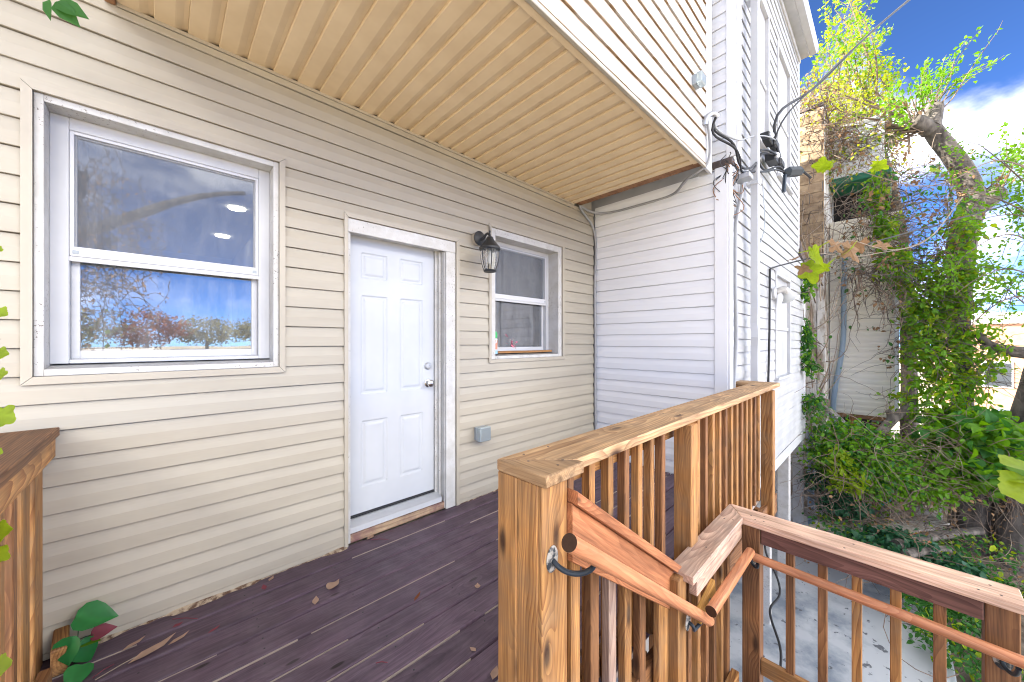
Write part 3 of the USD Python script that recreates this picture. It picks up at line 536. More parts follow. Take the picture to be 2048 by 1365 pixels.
# skirt beam, posts, brick wall below
part(wh, 'skirt_beam', box(3.95, 8.54, FY - 0.01, FY + 0.04, -0.36, -0.205, .003), 'white_pvc')
part(wh, 'underside', box(3.95, 8.54, FY + 0.05, 3.0, -0.30, -0.221), 'brown_rot')
for x0, w_ in ((5.70, 0.10), (6.98, 0.155), (8.3, 0.12)):
    part(wh, 'porch_post', box(x0, x0 + w_, FY - 0.005, FY + 0.14, -2.3, -0.361, .004), 'peeling_white')
# ---------------------------------------------------------------- deck
dk = thing('wooden_deck', 'raised wooden deck of dark plum stained boards along the tan wall', 'deck', (1.8, -0.9, -2.3))
P = 0.1615
NAIL = np.random.default_rng(4)
for k in range(24):
    y1 = -0.006 - k * P + (P - 0.150 if k else 0.0); y1 = -k * P - 0.002 + 0.008
    y1 = -0.008 - k * P if k else -0.003; y0 = -0.1535 - k * P + 0.0
    xe = 3.90 if k < 11 else 0.80
    if k >= 9 and k < 11: xe = 4.08
    board(dk, 'deck_board', (-0.55 if k < 30 else 0, (y0 + y1) / 2, -0.0175 + rng.normal(0, 0.0008)), (xe, (y0 + y1) / 2, -0.0175 + rng.normal(0, 0.0008)), (0, 1, 0), y1 - y0, 0.035, 'deck_stain', c=0.004)
rg_ = np.random.default_rng(12)
for k in range(13):
    x0 = -0.55; xe = 3.9 if k < 11 else 0.78
    while x0 < xe - 0.1:
        L = rg_.uniform(0.25, 1.1); x1 = min(x0 + L, xe)
        w0, w1 = rg_.uniform(0.0008, 0.0026, 2)
        if rg_.uniform() < 0.62: part(dk, 'gap_debris', box(x0, x1, -0.1615 - k * P + w0, -0.1545 - k * P - w1, -0.03, -0.0030 - rg_.uniform(0, 0.004)), 'gap_filler')
        x0 = x1 + rg_.uniform(0.02, 0.5)
for k in range(9):
    for x_ in np.arange(-0.08, 3.8, 0.42):
        for o_ in (-0.045, -0.115):
            if NAIL.uniform() < 0.75: part(dk, 'screw', lathe([(0.0042, 0.0), (0.0042, 0.0006), (0, 0.0006)], (x_ + NAIL.normal(0, .01), o_ - k * P + NAIL.normal(0, .006), 0.0006), n=6), 'black_metal')
for x_ in np.arange(-0.5, 4.0, 0.42):
    board(dk, 'joist', (x_, -0.03, -0.125), (x_, -1.80 if x_ > 0.8 else -3.85, -0.125), (0, 0, 1), 0.18, 0.038, 'brown_timber')
board(dk, 'rim_joist', (0.8, -1.822, -0.125), (4.2, -1.822, -0.125), (0, 0, 1), 0.18, 0.038, 'brown_timber')
board(dk, 'rim_joist', (0.78, -1.85, -0.125), (0.78, -3.85, -0.125), (0, 0, 1), 0.18, 0.038, 'brown_timber')
for x_, y_ in ((0.86, -1.9), (2.0, -1.74), (4.0, -1.74), (-0.4, -3.7), (0.7, -3.7), (-0.4, -1.8)):
    board(dk, 'support_post', (x_, y_ + 0.05, -2.3), (x_, y_ + 0.05, -0.22), (1, 0, 0), 0.089, 0.089, 'brown_timber')
def litter(x0, x1, seed):
    n = int((x1 - x0) / 0.03); xs = np.linspace(x0, x1, n); g = meshkit.fbm(np.stack([xs * 9, xs * 0 + seed, xs * 0], 1), 4)
    w = np.clip((g - 0.38) * 0.11, 0.0005, 0.03); top = np.stack([xs, -0.0175 - w, 0.001 + 0 * xs], 1); up = np.stack([xs, np.full(n, -0.0172), 0.004 + w * 0.35], 1); lo = np.stack([xs, np.full(n, -0.0172), 0.0005 + 0 * xs], 1)
    v = np.concatenate([top, up, lo]); i = np.arange(n - 1); return v, np.concatenate([np.stack([i, i + 1, n + i + 1], 1), np.stack([i, n + i + 1, n + i], 1), np.stack([2 * n + i, i + 1, i], 1), np.stack([2 * n + i, 2 * n + i + 1, i + 1], 1)])
tag_ = solo('leaf_litter', litter(-0.33, 0.9, 3), 'litter', 'thin crust of leaf litter along deck edge left of the door', 'litter', kind='stuff')
tag_ = solo('leaf_litter', litter(1.84, 3.85, 8), 'litter', 'thin crust of leaf litter along deck edge right of the door', 'litter', kind='stuff')
# ---------------------------------------------------------------- deck railing
dr = thing('deck_railing', 'long wooden deck railing with wide flat cap and mitred corner', 'railing', (2.4, -1.8, 0.0))
ZT = 1.010
def mesh_mitre(a0, a1, w, t):
    """Board whose ends are cut at an angle: a0, a1 shift the +w edge of each end."""
    def go(L):
        v, f = cbox(L, w, t, 0.004); v = v.copy(); v[:, 0] += np.where(v[:, 0] < 0, a0, a1) * (v[:, 1] / w + 0.5); return v, f
    return go
CW = 0.190
# cap along X: near (-Y) edge runs x .985.. ; far edge starts at .80
board(dr, 'cap_rail', (0.99, -1.765, ZT - 0.019), (4.24, -1.765, ZT - 0.019), (0, 1, 0), CW, 0.038, 'rail_cap_timber', mesh=mesh_mitre(-CW, -CW, CW, 0.038))
board(dr, 'cap_rail', (0.895, -1.888, ZT - 0.0195), (0.895, -1.862, ZT - 0.0195), (-1, 0, 0), CW, 0.038, 'rail_cap_timber', mesh=lambda L: (lambda v, f: (np.c_[np.where(v[:, 0] > 0, v[:, 0] + (v[:, 1] / CW + 0.5) * 0.188, v[:, 0]), v[:, 1:]], f))(*cbox(L, CW, 0.038, 0.004)))
board(dr, 'cap_rail', (4.145, -1.668, ZT - 0.0195), (4.145, -1.53, ZT - 0.0195), (-1, 0, 0), CW, 0.038, 'rail_cap_timber', mesh=lambda L: (lambda v, f: (np.c_[np.where(v[:, 0] < 0, v[:, 0] - (0.5 - v[:, 1] / CW) * 0.188, v[:, 0]), v[:, 1:]], f))(*cbox(L, CW, 0.038, 0.004)))
for y_, mt in ((-1.7175, 'golden_timber'), (-1.8075, 'golden_timber')):
    board(dr, 'corner_post', (0.856, y_ - 0.0, -0.03), (0.856, y_, ZT - 0.0385), (1, 0, 0), 0.108, 0.0885, mt, c=0.004)
board(dr, 'corner_post', (0.862, -1.862, -0.25), (0.862, -1.862, ZT - 0.0385), (1, 0, 0), 0.120, 0.019, 'golden_timber', c=0.003)
for x_ in (1.985, 3.86):
    board(dr, 'post', (x_, -1.835, -0.25), (x_, -1.835, ZT - 0.0385), (1, 0, 0), 0.09, 0.09, 'golden_timber', c=0.004)
board(dr, 'top_rail', (0.915, -1.745, ZT - 0.085), (3.82, -1.745, ZT - 0.085), (0, 0, 1), 0.089, 0.036, 'golden_timber')
board(dr, 'bottom_rail', (0.915, -1.745, 0.08), (3.82, -1.745, 0.08), (0, 0, 1), 0.089, 0.036, 'brown_timber')
xb = [1.012, 1.146, 1.278, 1.407, 1.528, 1.647, 1.770] + list(np.arange(2.12, 3.78, 0.131))
for i, x_ in enumerate(xb):
    board(dr, 'baluster', (x_ + 0.018, -1.785, 0.02 + rng.normal(0, 0.006)), (x_ + 0.018, -1.785, ZT - 0.039), (1, 0, 0), 0.037, 0.04, 'golden_timber' if i % 3 else 'brown_timber', c=0.004)
board(dr, 'post', (4.10, -1.58, -0.25), (4.10, -1.58, ZT - 0.0385), (1, 0, 0), 0.09, 0.09, 'golden_timber', c=0.004)
board(dr, 'top_rail', (4.165, -1.81, ZT - 0.085), (4.165, -1.54, ZT - 0.085), (0, 0, 1), 0.089, 0.036, 'golden_timber')
# ---------------------------------------------------------------- left railing
lr = thing('side_railing', 'short wooden railing at left end of deck against the tan wall', 'railing', (-0.45, -0.6, 0.0))
board(lr, 'cap_rail', (-0.425, -0.025, 1.003), (-0.425, -2.3, 1.003), (1, 0, 0), 0.19, 0.038, 'brown_timber')
board(lr, 'top_rail', (-0.359, -0.03, 0.938), (-0.359, -2.3, 0.938), (0, 0, 1), 0.088, 0.036, 'golden_timber')
board(lr, 'post', (-0.40, -0.085, -0.2), (-0.40, -0.085, 0.983), (0, 1, 0), 0.135, 0.045, 'golden_timber', c=0.004)
board(lr, 'post', (-0.445, -0.035, -0.2), (-0.445, -0.035, 0.983), (0, 1, 0), 0.045, 0.05, 'golden_timber', c=0.004)
for k in range(13):
    y_ = -0.265 - k * 0.145
    board(lr, 'baluster', (-0.40, y_, -0.12), (-0.40, y_, 0.893), (0, 1, 0), 0.10 if k == 0 else 0.05, 0.04, 'golden_timber' if k % 2 == 0 else 'brown_timber', c=0.004)
board(lr, 'kick_board', (-0.345, -0.20, 0.02), (-0.345, -2.2, 0.02), (0, 0, 1), 0.10, 0.036, 'brown_timber')
# cut block leaning by the post
wb = thing('timber_block', 'short cut block of 2x4 timber leaning beside left railing post', 'wood block', (-0.31, -0.12, 0.0))
board(wb, 'block', (-0.325, -0.02, 0.075), (-0.315, -0.165, 0.055), (0, 0.2, 1), 0.12, 0.045, 'golden_timber', c=0.004)
# ---------------------------------------------------------------- stair railing and landing railing
sr = thing('stair_railing', 'sloping reddish stair rail board with timber posts and upright balusters', 'stair railing', (1.4, -1.95, -0.6))
A0, A1 = np.array([0.925, -1.872, 0.915]), np.array([1.87, -1.872, 0.240])
d = (A1 - A0) / np.linalg.norm(A1 - A0); nrm = np.array([-d[2], 0, d[0]])
TS = d[2] / d[0]
def plumb(w, t, hi):
    def go(L):
        v, f = cbox(L, w, t, 0.003); v = v.copy(); h_ = v[:, 2] if hi else v[:, 1]; v[:, 0] += h_ * TS * (-1 if hi else -1) * SG[hi]; return v, f
    return go
SG = {True: -1, False: -1}
board(sr, 'sloping_cap', A0 + nrm * 0.0, A1 + nrm * 0.0, (0, 1, 0), 0.072, 0.036, 'red_timber', c=0.003, mesh=lambda L: (lambda v, f: (np.c_[v[:, 0] + v[:, 2] * TS, v[:, 1:]], f))(*cbox(L, 0.072, 0.036, 0.003)))
L0 = np.linalg.norm(A1 - A0)
board(sr, 'sloping_board', A0 + d * 0.064 - nrm * 0.094, A0 + d * (L0 * 0.83 + 0.064) - nrm * 0.094, nrm, 0.150, 0.036, 'red_timber', c=0.003, mesh=plumb(0.15, 0.036, False))
board(sr, 'newel_post', (1.695, -1.905, -1.2), (1.695, -1.905, 0.335), (1, 0, 0), 0.09, 0.05, 'golden_timber', c=0.004)
board(sr, 'newel_post', (1.60, -1.872, -1.2), (1.60, -1.872, 0.33), (1, 0, 0), 0.095, 0.03, 'golden_timber', c=0.004)
for k, x_ in enumerate((1.00, 1.115, 1.235, 1.355, 1.48)):
    zt = A0[2] - (x_ - A0[0]) * 0.70 - 0.06
    board(sr, 'baluster', (x_, -1.831, -0.75 - (x_ - 1) * 0.6), (x_, -1.831, zt), (1, 0, 0), 0.05, 0.036, ('golden_timber', 'brown_timber', 'bleached_timber')[k % 3], c=0.004)
lrail = thing('landing_railing', 'lower wooden railing turning a corner round the stair landing', 'railing', (2.5, -2.4, -0.6))
ZL = 0.350; W2 = 0.115; W3 = 0.165
board(lrail, 'cap_rail', (1.70, -1.917, ZL - 0.019), (2.49, -1.917, ZL - 0.019), (0, 1, 0), W2, 0.038, 'bleached_timber', mesh=mesh_mitre(0, W3, W2, 0.038))
board(lrail, 'top_rail', (1.75, -1.955, ZL - 0.075), (2.47, -1.955, ZL - 0.075), (0, 0, 1), 0.072, 0.036, 'bleached_timber')
board(lrail, 'cap_rail', (2.5725, -1.9745, ZL - 0.0195), (2.545, -2.96, ZL - 0.0195), (1, 0, 0), W3, 0.038, 'pink_timber', mesh=mesh_mitre(-W2, 0.0, W3, 0.038))
board(lrail, 'corner_post', (2.545, -2.012, -1.3), (2.545, -2.012, ZL - 0.039), (1, 0, 0), 0.09, 0.09, 'brown_timber', c=0.004)
board(lrail, 'top_rail', (2.525, -2.06, ZL - 0.085), (2.515, -2.855, ZL - 0.085), (0, 0, 1), 0.088, 0.036, 'dark_timber')
board(lrail, 'end_post', (2.555, -2.905, -2.3), (2.555, -2.905, ZL - 0.039), (1, 0, 0), 0.09, 0.09, 'brown_timber', c=0.004)
for k, y_ in enumerate((-2.195, -2.333, -2.465, -2.600, -2.737)):
    board(lrail, 'baluster', (2.535, y_, -0.60), (2.535, y_, ZL - 0.13), (0, 1, 0), 0.038, 0.038, ('brown_timber', 'golden_timber')[k in (2, 3)], c=0.003)
board(lrail, 'bottom_rail', (2.525, -2.06, -0.495), (2.515, -2.855, -0.495), (0, 0, 1), 0.088, 0.036, 'golden_timber')
for k in range(6):
    x_ = 1.83 + k * 0.122
    board(lrail, 'baluster', (x_, -1.895, -0.85), (x_, -1.895, ZL - 0.039), (1, 0, 0), 0.038, 0.038, ('brown_timber', 'golden_timber', 'brown_timber')[k % 3], c=0.003)
board(lrail, 'bottom_rail', (1.75, -1.94, -0.60), (2.47, -1.94, -0.60), (0, 0, 1), 0.075, 0.04, 'golden_timber')
st = thing('stairs', 'wooden stair steps and landing going down beside the deck', 'stairs', (1.7, -2.4, -2.3))
for k in range(3):
    board(st, 'tread', (0.94 + k * 0.28, -1.93, -0.2 * (k + 1) - 0.019), (0.94 + k * 0.28, -2.9, -0.2 * (k + 1) - 0.019), (1, 0, 0), 0.285, 0.038, 'deck_stain')
for k in range(7):
    board(st, 'landing_board', (1.70 + k * 0.125, -1.97, -0.66), (1.70 + k * 0.125, -2.9, -0.66), (1, 0, 0), 0.12, 0.038, 'deck_stain')
board(st, 'stringer', (0.82, -1.88, -0.25), (2.6, -1.88, -0.85), (0, 0, 1), 0.24, 0.030, 'brown_timber')
for x_, y_ in ((1.7, -2.85), (2.5, -2.82), (1.7, -1.95)):
    board(st, 'support_post', (x_, y_, -2.3), (x_, y_, -0.69), (1, 0, 0), 0.085, 0.085, 'brown_timber')

def screws(parent, pts):
    for p in pts: part(parent, 'screw', lathe([(0.0045, 0.0), (0.0045, 0.0008), (0, 0.0008)], p, n=8), 'rust_flash')
screws(dr, [(0.90, -1.70, ZT), (0.86, -1.76, ZT), (0.95, -1.83, ZT), (0.90, -1.85, ZT), (1.03, -1.70, ZT), (1.95, -1.73, ZT), (2.0, -1.80, ZT), (3.82, -1.73, ZT), (3.88, -1.80, ZT), (4.1, -1.70, ZT)])
screws(lrail, [(2.56, -2.0, ZL), (2.52, -2.03, ZL), (2.60, -2.06, ZL), (2.53, -2.07, ZL), (2.50, -2.42, ZL), (2.58, -2.45, ZL), (2.49, -2.84, ZL), (2.57, -2.88, ZL), (2.50, -2.90, ZL), (2.40, -1.90, ZL), (2.42, -1.94, ZL), (2.0, -1.93, ZL)])
def rail_round(name, label, p0, p1, r=0.0235):
    t = thing(name, label, 'handrail', (np.array(p0) + np.array(p1)) / 2)
    def rod(L): return tube(np.c_[np.linspace(-L / 2, L / 2, 8), np.zeros((8, 2))], r, 20, cap=False)
    b_ = board(t, 'rod', p0, p1, (0, 0, 1), r, r, 'round_rail_timber', mesh=rod)
    for e_ in (-1, 1):
        board(t, 'end_grain', p0, p1, (0, 0, 1), r, r, 'round_rail_end', mesh=lambda L: lathe([(r * 0.999, -0.0004), (r * 0.999, 0.0015), (0, 0.0015)], (e_ * L / 2, 0, 0), (e_, 0, 0), 20))
    return t
def bracket(t, wallp, nrm_, railp, r=0.008, plate='chipped_plate'):
    wallp, nrm_, railp = np.array(wallp, float), np.array(nrm_, float), np.array(railp, float)
    b_ = part(t, 'bracket', tube(spline([wallp, wallp + nrm_ * 0.025 + (0, 0, -0.012), (wallp + railp) / 2 + (0, 0, -0.045), railp + (0, 0, -0.035) - nrm_ * 0.008, railp + (0, 0, -0.02)], 16), r, 10), 'blue_black_metal', smooth=40)
    pl = lathe([(0, 0.007), (0.018, 0.006), (0.026, 0.002), (0.027, 0)], (0, 0, 0), tuple(nrm_), 18); v = pl[0].copy(); v[:, 2] *= 1.5
    part(b_, 'plate', (v + wallp + nrm_ * 0.001, pl[1]), plate, smooth=40)
h1 = rail_round('stair_handrail', 'round reddish handrail sloping down along the stair railing board', (0.775, -1.99, 0.868), (1.85, -1.99, 0.090))
bracket(h1, (0.845, -1.872, 0.745), (0, -1, 0), (0.90, -1.985, 0.775)); bracket(h1, (1.695, -1.951, 0.145), (0, -1, 0), (1.75, -1.99, 0.155))
h2 = rail_round('landing_handrail', 'short round handrail between the sloping handrail and landing corner post', (1.735, -2.035, 0.215), (2.39, -2.035, 0.215))
pb = board(h2, 'backing_block', (1.73, -1.985, 0.165), (1.93, -1.985, 0.215), (0, 0, 1), 0.075, 0.02, 'yellow_block')
bracket(h2, (1.84, -1.996, 0.16), (0, -1, 0), (1.86, -2.03, 0.205))
h3 = rail_round('landing_handrail', 'long round handrail below the pinkish cap of the landing railing', (2.425, -2.045, 0.175), (2.405, -2.965, 0.155))
bracket(h3, (2.499, -2.02, 0.13), (-1, 0, 0), (2.43, -2.06, 0.16)); bracket(h3, (2.508, -2.905, 0.08), (-1, 0, 0), (2.415, -2.93, 0.14))
# ---------------------------------------------------------------- fittings on the walls
def at(px, py, d):
    """World point seen at (px, py) of the 2048 wide picture, d metres along the view axis."""
    return np.array([0, -2.576, 1.40]) + d * (fw + rt * (px - 1024) / 725 - np.array([0, 0, 1.0]) * (py - 684) / 725)

ln = thing('wall_lantern', 'black carriage lantern with rippled glass between white door and second window', 'lantern', (2.02, -0.1, 2.1))
part(ln, 'mounting_block', lathe([(0, 0.0), (0.058, 0.0), (0.058, 0.045), (0, 0.045)], (2.02, -0.018, 2.315), (0, -1, 0), 24), 'tan_trim', smooth=35)
part(ln, 'wall_plate', lathe([(0.064, 0.0), (0.064, 0.008), (0.05, 0.020), (0.02, 0.032), (0, 0.034)], (2.02, -0.063, 2.315), (0, -1, 0), 24), 'black_metal', smooth=35)
part(ln, 'arm', tube(spline([(2.02, -0.09, 2.30), (2.02, -0.13, 2.315), (2.02, -0.175, 2.335), (2.02, -0.20, 2.315), (2.02, -0.205, 2.285)], 14), [0.014] * 5 + [0.011] * 9, 10), 'black_metal', smooth=40)
LC = np.array([2.02, -0.205, 0])
part(ln, 'finial', lathe([(0.006, 2.30), (0.010, 2.315), (0.005, 2.33), (0.009, 2.345), (0.004, 2.36), (0.004, 2.385), (0, 2.395)], LC, n=14), 'black_metal', smooth=40)
part(ln, 'roof_cap', lathe([(0.010, 2.305), (0.026, 2.298), (0.035, 2.275), (0.05, 2.255), (0.066, 2.235), (0.092, 2.205), (0.094, 2.190), (0.088, 2.184), (0.0, 2.184)], LC, n=12), 'black_metal', smooth=30)
gr = [(0.078, 2.183), (0.082, 2.15), (0.078, 2.10), (0.066, 2.05), (0.052, 2.015)]
part(ln, 'glass', lathe([(r_ - 0.002, z_) for r_, z_ in gr], LC, n=6), 'lamp_glass')
for k in range(6):
    a_ = k / 6 * 2 * math.pi
    part(ln, 'glazing_bar', tube([LC + np.array([r_ * math.cos(a_), r_ * math.sin(a_), z_]) for r_, z_ in gr], 0.0045, 6), 'black_metal')
part(ln, 'bottom_ring', lathe([(0.0, 2.014), (0.054, 2.014), (0.058, 2.008), (0.05, 1.998), (0.02, 1.992), (0, 1.990)], LC, n=18), 'black_metal', smooth=35)
part(ln, 'bulb', lathe([(0, 2.06), (0.018, 2.075), (0.026, 2.10), (0.022, 2.13), (0.013, 2.15), (0.013, 2.18)], LC, n=14), 'white_pvc', smooth=True)

ob = thing('outdoor_socket', 'clear plastic covered outdoor socket low on tan wall right of the door', 'socket', (2.05, -0.03, 0.5))
part(ob, 'box', box(1.995, 2.11, -0.055, -0.016, 0.525, 0.640, 0.005), 'grey_plastic')
part(ob, 'cover', cat_(box(1.99, 2.115, -0.115, -0.0555, 0.520, 0.646, 0.008)), 'clear_plastic')
part(ob, 'plug', box(2.03, 2.075, -0.085, -0.0556, 0.56, 0.60, 0.004), 'white_pvc')
ub = thing('outdoor_socket', 'small clear covered socket high on the dirty white bay siding', 'socket', (3.306, -1.43, 3.58))
part(ub, 'box', box(3.25, 3.345, -1.445, -1.412, 3.59, 3.675, 0.004), 'grey_plastic')
part(ub, 'cover', box(3.246, 3.349, -1.495, -1.4455, 3.586, 3.679, 0.008), 'clear_plastic')

sc_ = thing('spray_can', 'small spray can with green cap on the second window sill', 'spray can', (2.30, 0.05, 1.30))
CX, CY, CZ = 2.285, 0.035, 1.284
part(sc_, 'can', lathe([(0, 0), (0.026, 0), (0.027, 0.004), (0.027, 0.035), (0.0, 0.035)], (CX, CY, CZ), n=20), 'can_blue', smooth=35)
part(sc_, 'label_band', lathe([(0.0272, 0.035), (0.0272, 0.135), (0.022, 0.148), (0, 0.15)], (CX, CY, CZ), n=20), 'can_print', smooth=35)
part(sc_, 'cap', lathe([(0.024, 0.15), (0.025, 0.185), (0.021, 0.207), (0.011, 0.217), (0, 0.219)], (CX, CY, CZ), n=20), 'can_green', smooth=40)

def petals(c, n, r, seed):
    g = np.random.default_rng(seed); V, F = [], []
    for i in range(n):
        d_ = g.normal(size=3); d_ /= np.linalg.norm(d_); p = np.array(c) + d_ * r * g.uniform(0.5, 1); a = g.normal(size=3) * 0.016; b = g.normal(size=3) * 0.016
        V += [p, p + a, p + a + b, p + b]; F += [[4 * i, 4 * i + 1, 4 * i + 2], [4 * i, 4 * i + 2, 4 * i + 3]]
    return np.array(V), np.array(F)
fl_ = thing('flower_vase', 'bunch of pink flowers standing inside the second window', 'flowers', (2.86, 0.32, 1.25))
part(fl_, 'vase', lathe([(0, 1.0), (0.05, 1.0), (0.06, 1.1), (0.035, 1.22), (0.04, 1.26)], (2.66, 0.29, 0), n=16), 'white_pvc', smooth=40)
part(fl_, 'blossoms', petals((2.66, 0.275, 1.40), 300, 0.095, 3), 'flower_pink')
part(tan, 'inner_shelf', box(2.3, 3.2, 0.2, 0.55, 0.96, 0.995, 0.003), 'room_floor')

# downspout on the white house, dented near its foot
dsx = 4.50
dp = [(0.0, 6.30, 0.0), (0.0, 3.0, 0.0), (0.0, 1.75, 0.0), (0.01, 1.60, 0.004), (-0.01, 1.45, -0.008), (0.0, 1.35, 0.0), (0, -0.25, 0.0)]
V = []; w_, t_ = 0.085, 0.065
for ox, z_, oy in dp:
    for a_, b_ in ((-1, -1), (-0.4, -1.12), (0.4, -1.12), (1, -1), (1, 1), (-1, 1)): V.append((dsx + ox + a_ * w_ / 2, -1.60 + oy + b_ * t_ / 2, z_))
V = np.array(V); F = []
for i in range(len(dp) - 1):
    for j in range(6):
        k = (j + 1) % 6; F += [[i * 6 + j, i * 6 + k, (i + 1) * 6 + k], [i * 6 + j, (i + 1) * 6 + k, (i + 1) * 6 + j]]
ds = thing('downspout', 'dented white downspout running down the front of the white house', 'downspout', (dsx, -1.6, -0.25))
part(ds, 'pipe', (V, np.array(F)[:, ::-1]), 'white_pvc')
for z_ in (3.05, 5.0): part(ds, 'strap', box(dsx - 0.055, dsx + 0.055, -1.642, -1.53, z_, z_ + 0.03, 0.002), 'aluminium')

def cable(name, pts, r, mat, label, cat='cable', group=None, n=40, sides=8, **kw):
    return solo(name, tube(spline(pts, n), r, sides), mat, label, cat, group, smooth=50)
# grey conduit: from the weatherhead down the bay, along the soffit, down the corner
cable('conduit', [(3.56, -1.435, 3.42), (3.60, -1.44, 3.30), (3.60, -1.445, 3.14), (3.60, -1.42, 3.035), (3.63, -1.28, 2.985), (3.90, -1.0, 2.97), (3.905, -0.6, 2.955), (3.90, -0.25, 2.965), (3.72, -0.05, 2.99), (3.55, -0.045, 3.0), (3.66, -0.04, 2.93), (3.85, -0.035, 2.80), (3.895, -0.035, 2.66), (3.89, -0.035, 2.3), (3.882, -0.035, 1.8), (3.893, -0.035, 1.3), (3.887, -0.035, 0.8), (3.894, -0.035, 0.35), (3.89, -0.035, 0.02)], 0.0135, 'cable_grey', 'grey electrical conduit running from bay corner under the soffit and down', 'conduit', n=160)
cable('weatherhead', [(3.53, -1.425, 3.36), (3.545, -1.44, 3.43), (3.60, -1.47, 3.47), (3.64, -1.50, 3.44)], 0.024, 'dull_metal', 'short metal weatherhead elbow at lower corner of the white bay', 'weatherhead', n=16)
# service clamps
for nm, c_, lb in (('cable_clamp', (5.16, -1.60, 3.80), 'upper black cable clamp with white insulator on white house front'), ('cable_clamp', (5.36, -1.62, 3.63), 'lower black cable clamp with white insulator on white house front')):
    t = thing(nm, lb, 'cable clamp', c_); c_ = np.array(c_)
    part(t, 'bracket', cat_(box(c_[0] - .11, c_[0] + .11, c_[1] - .02, c_[1] + .085, c_[2] - .05, c_[2] + .05, .01)), 'black_metal')
    part(t, 'insulator', lathe([(0, 0.0), (0.03, 0.0), (0.036, 0.012), (0.03, 0.026), (0, 0.03)], c_ + (-0.06, -0.021, 0), (-0.5, -1, 0), 16), 'white_pvc', smooth=40)
    part(t, 'wedge', box(c_[0] + .09, c_[0] + .30, c_[1] - .05, c_[1] + .03, c_[2] - .06, c_[2] + .04, .02), 'rubber_black')
t = thing('splice_box', 'dark taped cable splice hanging in the wires before the white house', 'splice', (6.1, -1.75, 3.5))
p0, p1 = at(1568, 345, 4.55), at(1606, 343, 4.60)
part(t, 'splice', tube([p0, p0 + (p1 - p0) * .2, p0 + (p1 - p0) * .8, p1], [0.02, 0.062, 0.062, 0.02], 6), 'blue_black_metal')
part(t, 'tail', tube([at(1570, 350, 4.55), at(1567, 385, 4.55)], 0.022, 6), 'blue_black_metal')
part(t, 'lead', tube([p1, at(1622, 356, 4.62)], 0.014, 6), 'rubber_black')
WT = 'electric cables looping from clamps to the weatherhead'
cl1, cl2 = (5.25, -1.64, 3.80), (5.40, -1.66, 3.64)
for k, (pts, r, lb) in enumerate([
    ([(3.62, -1.49, 3.45), at(1430, 262, 3.36), at(1462, 283, 3.36), at(1472, 300, 3.38), at(1476, 320, 3.42), at(1484, 335, 3.5), at(1500, 336, 3.62), at(1515, 322, 3.85), cl2], 0.011, 'outer black cable looping from weatherhead to lower clamp'),
    ([(3.62, -1.49, 3.44), at(1428, 270, 3.36), at(1464, 292, 3.36), at(1480, 318, 3.42), at(1482, 340, 3.5), at(1495, 345, 3.6), at(1512, 330, 3.82), cl2], 0.010, 'inner black cable looping just under its neighbour to lower clamp'),
    ([(3.62, -1.49, 3.46), at(1432, 256, 3.36), at(1462, 276, 3.36), at(1490, 278, 3.55), at(1520, 272, 3.9), cl1], 0.007, 'thin grey cable running nearly straight from weatherhead to upper clamp'),
    ([cl2, at(1520, 330, 4.1), at(1528, 340, 4.2), at(1552, 334, 4.4), p0], 0.011, 'black cable sagging from lower clamp to the taped splice'),
    ([at(1484, 348, 3.55), at(1505, 344, 3.75), at(1535, 343, 4.1), at(1552, 340, 4.4), p0], 0.011, 'lower black cable from the bracket strap to the taped splice')]):
    cable('service_cable', pts, r, 'rubber_black' if k != 2 else 'cable_grey', lb, 'cable', n=50)
cable('overhead_cable', [cl2, at(1548, 262, 4.4), at(1600, 196, 4.8), at(1700, 106, 5.4), at(1830, -8, 6.2), at(2100, -240, 8.0)], 0.017, 'rubber_black', 'thick overhead service cable climbing from white house across the sky', 'cable', n=60)
cable('overhead_cable', [cl1, at(1560, 252, 4.45), at(1620, 182, 4.85), at(1700, 104, 5.4), at(1826, -8, 6.2), at(2100, -244, 8.0)], 0.010, 'rubber_black', 'thin twin of the overhead cable, twisted along its upper side', 'cable', n=60)
cable('wall_conduit', [(4.30, -1.54, 3.15), (4.24, -1.535, 2.9), (4.10, -1.53, 2.62), (4.06, -1.53, 2.2), (4.06, -1.53, 1.9), (4.09, -1.53, 1.55), (4.05, -1.53, 1.2), (4.05, -1.53, 0.2)], 0.018, 'cable_grey', 'grey conduit beside downspout on the white house corner', 'conduit', n=60)
cable('wall_cable', [(5.53, -1.535, 2.32), (5.545, -1.53, 2.0), (5.53, -1.53, 1.5), (5.48, -1.53, 1.0), (5.42, -1.53, 0.5), (5.36, -1.53, 0.1)], 0.013, 'rubber_black', 'dark cable hanging down white house wall below the thin line', 'cable', n=40)
cable('thin_line', [(5.53, -1.54, 2.32), at(1610, 519, 5.0), at(1700, 497, 5.0), at(1800, 470, 5.1), at(1920, 437, 5.3), at(2048, 400, 5.6), at(2200, 352, 6.2)], 0.0095, 'rubber_black', 'thin black line strung from white house wall toward the trees', 'cable', n=40)
cable('string', [at(1527, 355, 4.07), at(1529, 420, 4.06), at(1526, 470, 4.05), at(1514, 495, 4.04)], 0.005, 'grey_plastic', 'loose pale string dangling on the white house siding', 'string', n=20, sides=5)
wire = random.Random(5)
tw = thing('wire_tangle', 'tangle of torn thin wires behind the cable strap on white house corner', 'wires', (4.2, -1.6, 3.2), kind=None)
for k in range(14):
    a_ = np.array([wire.uniform(1450, 1475), wire.uniform(300, 330)]); pts = [at(a_[0] + wire.uniform(-12, 12) * i / 2, a_[1] + i * wire.uniform(10, 28), 3.46 + 0.02 * i) for i in range(5)]
    part(tw, 'wire', tube(spline(pts, 12), 0.004, 5), 'rubber_black' if k % 3 else 'brown_rot')
part(tw, 'strap', box(4.03, 4.16, -1.66, -1.52, 2.98, 3.03, 0.006), 'dull_metal')
